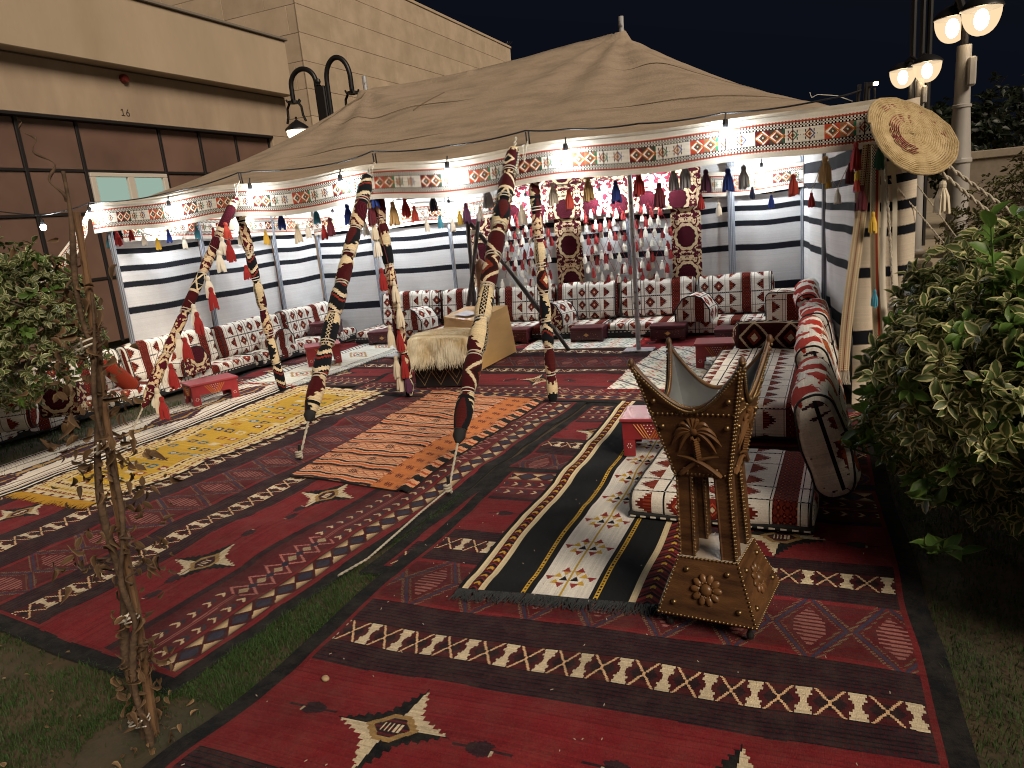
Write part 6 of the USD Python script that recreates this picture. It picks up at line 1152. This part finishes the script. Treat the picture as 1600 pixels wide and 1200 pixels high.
def bush(name, label, cat, lobes, base, nsh, leaf, mat, seed, stems=26, per=7, keep=0, shell=.62, up=.5, mat2=None, f2=.0, twigs=True, face=True):
    rr = np.random.default_rng(seed); t_ = thing(name, label, cat); vol = np.array([np.prod(l[1]) for l in lobes]); tips, nor = [], []
    while len(tips) < nsh:
        l = lobes[rr.choice(len(lobes), p=vol / vol.sum())]; d = unit(rr.normal(size=3)); r = rr.uniform(shell, 1) ** .6; r *= .82 + .36 * fbm1(V(d[0] * 2.3 + seed), V(d[1] * 2.3 + d[2] * 1.7), seed, 2)[0]; p = V(*l[0]) + d * r * V(*l[1])
        if p[2] > .06 + base[2]: tips.append(p); nor.append(unit(d / V(*l[1])))
    tips, nor = np.array(tips), np.array(nor); P, D, U, S = [], [], [], []; G_ = []
    for p, n in zip(tips, nor):
        ax = unit(n * .8 + V(0, 0, up) + rr.normal(0, .35, 3)); k = rr.integers(per - 2, per + 3); a0 = rr.uniform(0, 6.28); a = unit(np.cross(ax, rr.normal(size=3))); b_ = np.cross(ax, a); young = rr.random() < f2
        for j in range(k):
            ph = a0 + j * 2.4; el = rr.uniform(.15, .95); o = np.cos(ph) * a + np.sin(ph) * b_; D.append(o * (1 - .45 * el) + ax * el + V(0, 0, -.15)); P.append(p - ax * leaf * .5 * rr.random() + o * .004); U.append(ax + rr.normal(0, .25, 3)); S.append(leaf * rr.uniform(.6, 1.2)); G_.append(young)
    P, D, U, S, G_ = map(np.array, (P, D, U, S, G_)); Q = leaves(P, D, U, S, rr.uniform(.4, 2.2, len(P))); UVl = np.stack([LV[:, 3], LV[:, 1]], -1)
    order = np.argsort(np.linalg.norm(P - EYEP, axis=1)); vis = order[:keep]
    for i in vis: MB().add(Q[i], LFT, UVl).build('leaf', mat2 if G_[i] else mat, t_, smooth=True)
    rest = order[keep:]
    for flag, mm in ((False, mat), (True, mat2)):
        r_ = rest[G_[rest] == flag]
        if len(r_): MB().add(Q[r_].reshape(-1, 3), (LFT[None] + 15 * np.arange(len(r_))[:, None, None]).reshape(-1, 3), np.tile(UVl, (len(r_), 1))).build('foliage', mm, t_, smooth=True, kind='stuff')
    if twigs:
        tw = MB(); sel = rr.choice(len(tips), min(stems * 8, len(tips)), replace=False); hubs = []
        for k in range(stems):
            l = lobes[rr.integers(len(lobes))]; h = V(*l[0]) + unit(rr.normal(size=3)) * V(*l[1]) * .45; h[2] = max(h[2], base[2] + .12); hubs.append(h); b0_ = V(*base) + V(rr.normal(0, .06), rr.normal(0, .06), 0); m_ = (b0_ + h) / 2 + V(0, 0, .08) + rr.normal(0, .03, 3); tw.tube([b0_, m_, h], [.016, .011, .007], 6)
        hubs = np.array(hubs)
        for i in sel: h = hubs[np.argmin(np.linalg.norm(hubs - tips[i], axis=1))]; tw.tube([h, (h + tips[i]) / 2 + rr.normal(0, .02, 3), tips[i]], [.006, .0045, .0025], 4, caps=False)
        tw.build('stems', M_TWIG, t_)
    return t_
bR = bush('variegated_shrub', 'big variegated shrub with pale leaf edges in the right foreground', 'shrub', [((.96, 3.32, .72), (.76, .62, .56)), ((.90, 3.80, .98), (.54, .5, .42)), ((1.28, 2.75, .55), (.58, .45, .45))], (1.1, 3.3, 0), 2300, .066, L_VAR, 1, keep=240, mat2=L_GREEN, f2=.22, per=7)
def shoot(parent, a, b_, leaf, mat, seed, n=9):
    rr = np.random.default_rng(seed); a, b_ = V(*a), V(*b_); MB().tube([a, (a + b_) / 2 + rr.normal(0, .01, 3), b_], [.006, .005, .003], 6).build('shoot_stem', L_GREEN, parent)
    for i in range(n):
        t = .25 + .75 * i / (n - 1); p = a + (b_ - a) * t; ph = i * 2.4; d = V(np.cos(ph), np.sin(ph), .35 + .9 * t); Q = leaves(p[None], d[None], V(0, 0, 1)[None] + rr.normal(0, .2, (1, 3)), np.array([leaf * rr.uniform(.8, 1.15)]), np.array([rr.uniform(.6, 1.8)])); MB().add(Q[0], LFT, np.stack([LV[:, 3], LV[:, 1]], -1)).build('leaf', mat, parent, smooth=True)
for k, (a, b_) in enumerate((((.66, 3.25, 1.05), (.635, 3.25, 1.42)), ((.74, 3.15, 1.0), (.70, 3.12, 1.22)), ((.42, 3.25, .42), (.13, 3.2, .52)), ((.60, 3.0, .35), (.36, 2.9, .42)), ((.55, 2.9, .20), (.40, 2.75, .27)), ((.52, 3.3, .85), (.38, 3.28, 1.0)))): shoot(bR, a, b_, .10, L_GREEN, 50 + k)
bL = bush('variegated_shrub', 'variegated shrub with small pale-edged leaves at the left edge', 'shrub', [((-5.38, 3.45, 1.14), (.70, .6, .58)), ((-5.22, 3.35, 1.38), (.48, .45, .40)), ((-5.8, 3.1, .95), (.55, .55, .5))], (-5.85, 3.1, 0), 1250, .058, L_VAR2, 2, keep=120, mat2=L_GREEN, f2=.10, per=7, shell=.55)
for k, (a, b_) in enumerate((((-5.05, 3.3, 1.7), (-5.0, 3.28, 1.92)), ((-4.85, 3.3, 1.55), (-4.70, 3.3, 1.72)), ((-5.2, 2.9, .40), (-5.12, 2.8, .16)), ((-5.3, 2.9, .35), (-5.3, 2.75, .12)))): shoot(bL, a, b_, .06, L_VAR2, 60 + k)
bush('hedge_shrub', 'dense small-leaved shrub behind the guy lines at the right edge', 'shrub', [((2.15, 7.9, .92), (1.0, 1.1, .88)), ((1.75, 7.3, .55), (.6, .6, .55)), ((2.7, 8.6, 1.2), (.9, .9, .85))], (2.2, 7.9, 0), 2100, .055, L_BACK, 3, mat2=L_GREEN, f2=.03, per=6, shell=.55, stems=30)
for k, (lab, lobes, b_) in enumerate((('dark tree beyond the low wall, behind the nearest white lamp', [((3.2, 21, 2.2), (1.2, 1.4, 1.2)), ((4.4, 21.5, 2.6), (1.3, 1.4, 1.2))], (3.6, 21, 0)), ('farther dark tree at the right edge of the night sky', [((6.3, 25, 2.8), (1.8, 1.6, 1.5)), ((7.8, 24, 2.4), (1.4, 1.4, 1.4))], (6.8, 24.6, 0)), ('dark tree left of the nearest white lamp post', [((2.05, 24, 2.4), (.75, 1.2, 1.0)), ((2.9, 24.5, 2.6), (.8, 1.2, .9))], (2.4, 24, 0)))):
    tt = bush('dark_tree', lab, 'tree', lobes, b_, 420, .20, L_DARK, 10 + k, per=6, shell=.3, twigs=False); MB().tube([b_, (b_[0] + .05, b_[1], 1.2), (lobes[0][0][0], lobes[0][0][1], 2.2)], [.12, .09, .05], 8).build('trunk', M_TWIG, tt)
# the dried climber tied to its stake
t_ = thing('dried_plant', 'dried climbing plant with withered leaves tied to a wooden stake at the left front', 'plant')
M_STAKE = plain('split_stake', (.21, .115, .055), .8, col2=(.11, .06, .03), vs=6, bump=.5, bs=40, stretch=(6, 6, .5)); M_STEM = plain('dry_stem', (.115, .070, .040), .9, var=.5, vs=25, bump=.7, bs=60)
tz = np.linspace(0, 1, 30); c = np.stack([-2.065 + .20 * tz + .006 * np.sin(tz * 9), 1.45 + 0 * tz, -.08 + 1.80 * tz], -1); MB().tube(c, .0155 * (1.12 - .45 * tz) * (1 + .10 * np.sin(tz * 25)), 7).build('stake', M_STAKE, t_)
def stem(pts, r0, r1, name='stem'): p = np.asarray(pts, float); k = np.linspace(0, 1, 40); s = np.linspace(0, 1, len(p)); c = np.stack([np.interp(k, s, p[:, i]) for i in range(3)], -1); c[:, 0] += .010 * np.sin(k * 23); c[:, 1] += .010 * np.cos(k * 19); MB().tube(c, r0 + (r1 - r0) * k + .0015 * np.sin(k * 31), 7).build(name, M_STEM, t_, smooth=True); return c
s1 = stem([(-2.09, 1.43, -.03), (-2.055, 1.43, .22), (-2.045, 1.43, .45), (-2.0, 1.425, .75), (-1.955, 1.43, 1.1), (-1.90, 1.43, 1.35), (-1.885, 1.43, 1.6), (-1.87, 1.44, 1.83)], .016, .006)
s2 = stem([(-2.03, 1.40, -.02), (-2.005, 1.40, .15), (-1.985, 1.40, .40), (-1.95, 1.40, .55), (-1.93, 1.40, .72), (-1.90, 1.41, 1.0), (-1.895, 1.41, 1.25), (-1.84, 1.42, 1.5)], .012, .005)
s3 = stem([(-1.88, 1.43, 1.75), (-1.90, 1.43, 1.85), (-1.955, 1.43, 1.93), (-1.985, 1.43, 1.98)], .004, .001)
for a, b_ in (((-1.89, 1.43, 1.30), (-1.80, 1.40, 1.42)), ((-1.95, 1.43, .95), (-2.08, 1.40, 1.02)), ((-2.0, 1.43, .66), (-2.14, 1.42, .62)), ((-1.94, 1.4, .60), (-1.84, 1.38, .70)), ((-1.93, 1.4, .78), (-1.80, 1.40, .66)), ((-1.91, 1.43, 1.48), (-1.97, 1.42, 1.62)), ((-2.03, 1.43, .3), (-1.92, 1.40, .40))): stem([a, ((a[0] + b_[0]) / 2, a[1], (a[2] + b_[2]) / 2 + .03), b_], .0035, .0012, 'twig')
rr = np.random.default_rng(77); cl = [(-1.905, 1.50, 26, .06), (-1.925, 1.36, 44, .07), (-1.92, 1.18, 56, .075), (-1.945, 1.02, 46, .075), (-1.92, .86, 34, .08), (-2.12, .63, 22, .045), (-1.90, .74, 22, .06), (-2.0, .50, 16, .05), (-1.97, .33, 40, .05), (-2.04, .18, 26, .05), (-1.80, .66, 6, .03), (-1.83, 1.0, 10, .05), (-2.08, 1.0, 10, .05), (-2.05, .05, 22, .07), (-1.955, 1.60, 8, .04)]
P = np.vstack([V(x, 1.42, z) + rr.normal(0, 1, (n, 3)) * V(s, s * .8, s * .95) for x, z, n, s in [(a, b, max(4, int(c * 1.0)), d) for a, b, c, d in cl]]); D = rr.normal(0, .6, P.shape) + V(0, 0, -.75); Q = leaves(P, D, rr.normal(0, 1, P.shape), rr.uniform(.016, .042, len(P)), rr.uniform(1.5, 5.5, len(P))); UVl = np.stack([LV[:, 3], LV[:, 1]], -1)
big = np.argsort(-np.linalg.norm(Q[:, 12] - Q[:, 0], axis=1))
for i in big[:150]: MB().add(Q[i], LFT, UVl).build('leaf', L_DRY, t_, smooth=True)
r_ = big[150:]; MB().add(Q[r_].reshape(-1, 3), (LFT[None] + 15 * np.arange(len(r_))[:, None, None]).reshape(-1, 3), np.tile(UVl, (len(r_), 1))).build('small_leaves', L_DRY, t_, smooth=True, kind='stuff')
for x, y, z, l in ((-1.958, 1.43, 1.02, .06), (-2.0, 1.42, .46, .07), (-1.92, 1.43, 1.33, .05), (-2.05, 1.41, .08, .09)):
    th = np.linspace(0, 4 * np.pi, 40); MB().tube(V(x, y, z) + np.stack([.035 * np.cos(th), .030 * np.sin(th), .03 * th / th[-1] + .012 * np.cos(th)], -1), .0026, 5).tube([(x + .02, y - .03, z + .01), (x + .02 + l * .7, y - .05, z + .03 + l * .4)], .0028, 5).tube([(x + .02, y - .03, z + .01), (x + .01 + l * .8, y - .04, z + .01 + l * .3)], .0026, 5).build('tie', MATS['white_cord'], t_)

# ------------------------------------------------------------------ lawn
def inpoly(x, y, poly):
    c = np.zeros(len(x), bool); p = np.array(poly)
    for (x0, y0), (x1, y1) in zip(p, np.roll(p, -1, 0)):
        m = ((y0 > y) != (y1 > y)) & (x < (x1 - x0) * (y - y0) / (y1 - y0 + 1e-12) + x0); c ^= m
    return c
RUGS = [[(-1.88, 1.0), (.41, 1.0), (.40, 4.02), (-1.79, 4.02)], [(-1.97, 2.64), (.37, 2.64), (.40, 5.57), (-1.70, 5.57)], [(-5.74, 2.05), (-2.17, 1.65), (-1.73, 5.66), (-5.28, 6.08)]]
rr = np.random.default_rng(4)
def blades(x, y, hgt, wid, seed):
    r = np.random.default_rng(seed); n = len(x); a = r.uniform(0, 6.28, n); ln = r.uniform(.2, 1.0, n); z = und(x, y) - .006; h = hgt * r.uniform(.5, 1.25, n); d = np.stack([np.cos(a), np.sin(a), 0 * a], -1); s = np.stack([-np.sin(a), np.cos(a), 0 * a], -1); b0_ = np.stack([x, y, z], -1); w = (wid * r.uniform(.6, 1.2, n))[:, None]
    m_ = b0_ + d * (h * ln * .35)[:, None] + V(0, 0, 1) * (h * .62)[:, None]; t = b0_ + d * (h * ln)[:, None] + V(0, 0, 1) * (h * (1 - .35 * ln))[:, None]
    P = np.stack([b0_ - s * w, b0_ + s * w, m_ + s * w * .7, m_ - s * w * .7, t], 1); f = np.array([[0, 1, 2], [0, 2, 3], [3, 2, 4]]); uv = np.tile(np.array([[0, 0], [0, 0], [.0, .5], [.0, .5], [0, 1.0]]), (n, 1)); return P.reshape(-1, 3), (f[None] + 5 * np.arange(n)[:, None, None]).reshape(-1, 3), uv
gm = {'tc': ('texture_coordinate', {}), 'nz': ('noise_texture', {'scale': 2.4, 'detail': 6.0, 'roughness': .7}), 'rp': ('rgb_ramp', {'ramp': [(0, (.030, .066, .017)), (.40, (.044, .086, .022)), (.54, (.080, .098, .034)), (.66, (.19, .155, .075)), (1, (.24, .19, .10))]}), 'ri': ('geometry', {}), 'ad': ('math', {'math_type': 'multiply_add', 'value2': .36}), 'sb': ('math', {'math_type': 'subtract', 'value2': .18}), 'p': ('principled_bsdf', {'roughness': .6, 'specular_ior_level': .25}), 't': ('translucent_bsdf', {}), 'm': ('mix_closure', {'fac': .25})}
M_GRASS = usdkit.material(stage, '/World/Looks/grass_blade', gm, [('tc.object', 'nz.vector'), ('ri.random_per_island', 'ad.value1'), ('nz.fac', 'ad.value3'), ('ad.value', 'sb.value1'), ('sb.value', 'rp.fac'), ('rp.color', 'p.base_color'), ('rp.color', 't.color'), ('p.BSDF', 'm.closure1'), ('t.BSDF', 'm.closure2')], surface='m.closure')
regs = [(-2.35, -1.6, 1.3, 3.6, 30000), (-4.4, -1.7, .75, 2.2, 62000), (.30, 2.4, 1.0, 5.0, 70000), (-9, -5, 1.5, 5.5, 16000), (.4, 3.2, 5.0, 9.2, 16000)]
vs_, fs_, us_, n0 = [], [], [], 0
for k, (xa, xb, ya, yb, n) in enumerate(regs):
    x, y = rr.uniform(xa, xb, n), rr.uniform(ya, yb, n); ok = np.ones(n, bool)
    for p in RUGS: ok &= ~inpoly(x, y, p)
    pt = fbm1(x * 3.2, y * 3.2, 61, 3); soil = np.hypot((x + 2.02), (y - 1.40) * 1.1) < .26 + .18 * (pt - .5); ok &= ~(soil & (rr.random(n) < .93)); ok &= rr.random(n) < np.clip((pt - .28) * 4, .12, 1)
    P, f, u = blades(x[ok], y[ok], (.026 if k < 3 else .05) * (.45 + 1.2 * fbm1(x[ok] * 7, y[ok] * 7, 66, 2)), .0015 if k < 3 else .003, 90 + k); vs_.append(P); fs_.append(f + n0); us_.append(u); n0 += len(P)
MB().add(np.vstack(vs_), np.vstack(fs_), np.vstack(us_)).build('lawn_grass', M_GRASS, kind='stuff', label='short patchy lawn grass around and between the rugs', cat='grass')
n = 80; P = np.stack([rr.uniform(-3.6, -1.8, n), rr.uniform(1.0, 2.0, n), 0 * np.arange(n)], -1); ok = np.ones(n, bool)
for p in RUGS: ok &= ~inpoly(P[:, 0], P[:, 1], p)
P = P[ok]; P[:, 2] = und(P[:, 0], P[:, 1]) + .012; n = len(P); D = np.stack([rr.normal(size=n), rr.normal(size=n), rr.normal(0, .2, n)], -1); Q = leaves(P, D, rr.normal(0, .4, (n, 3)) + V(0, 0, 1), rr.uniform(.012, .038, n), rr.uniform(.5, 4, n))
MB().add(Q.reshape(-1, 3), (LFT[None] + 15 * np.arange(n)[:, None, None]).reshape(-1, 3), np.tile(UVl, (n, 1))).build('fallen_leaves', leafmat('fallen_leaf', (.20, .12, .06), (.30, .21, .11), .3, .1, rough=.8), kind='stuff', label='dry fallen leaves scattered on the grass at the left front', cat='leaf litter')
lt = MB()
for k in range(95):
    x, y = rr.uniform(-1.8, .3), rr.uniform(1.3, 3.9); z = float(und(x, y)) + .034; a = rr.uniform(0, 3.14); l = rr.uniform(.003, .010); lt.tube([(x, y, z), (x + l * math.cos(a), y + l * math.sin(a), z + .003)], .0014, 4)
lt.build('lint', plain('lint', (.5, .42, .34), .9), kind='stuff', label='specks of straw and lint on the foreground rug', cat='litter')
t_ = thing('pebble', 'small tan pebble lying on the left edge of the foreground rug', 'stone', (-1.62, 1.83, .03 + float(und(-1.62, 1.83)))); v = ICO.vertices * V(.016, .012, .010) * (1 + .3 * (fbm1(ICO.vertices[:, 0] * 2, ICO.vertices[:, 1] * 2, 3, 2) - .5))[:, None]; MB().add(v, ICO.faces).build('stone', plain('pebble', (.42, .30, .17), .8, var=.3), t_, smooth=True)
# far right: low wall, sign
t_ = thing('low_wall', 'low pale wall behind the nearest white lamp post', 'wall'); 
for k in range(10): MB().box((2.5 + k * 1.2, 16.0, 0), (3.69 + k * 1.2, 16.25, 1.80), .01).build('wall_block', plain('wall_render', (.20, .165, .125), .9, var=.2), t_); MB().box((2.48 + k * 1.2, 15.95, 1.803), (3.67 + k * 1.2, 16.3, 1.95), .015).build('coping', plain('wall_cap', (.26, .215, .165), .9, var=.2), t_)
t_ = thing('lit_sign', 'small far cyan lit sign seen between the street lamps', 'sign', (4.75, 40, 4.5)); MB().box((-.03, .1, -4.5), (.03, .16, 0), .0).build('post', M_DARKM, t_); MB().box((-.5, .0, -.16), (.55, .1, .2), .01).build('board', M_DARKM, t_)
for k in range(5): MB().box((-.42 + .19 * k, -.02, -.08 + .02 * (k % 2)), (-.30 + .19 * k, -.004, .10)).build('lit_letter', emit('cyan_sign', (.10, .9, .75), 1.6), t_)
t_ = thing('stone_pillar', 'short stone pillar behind the thin guy line on the right', 'pillar', (1.10, 9.0, 0)); MB().box((-.10, -.10, 0), (.10, .10, .62), .01).build('shaft', plain('pillar_stone', (.26, .22, .17), .9, var=.3, bump=.3), t_); MB().box((-.14, -.14, 0), (.14, .14, .09), .01).build('foot', MATS['pillar_stone'], t_); MB().box((-.13, -.13, .625), (.13, .13, .70), .01).build('cap', MATS['pillar_stone'], t_)
t_ = thing('loose_wire', 'thin loose white wire sticking up above the right end of the roof', 'wire'); MB().tube([(.28, 5.75, 2.14), (.18, 5.75, 2.19), (.06, 5.75, 2.215), (.02, 5.75, 2.20), (.01, 5.75, 2.235)], .003, 5).build('wire', MATS['white_cord'], t_)
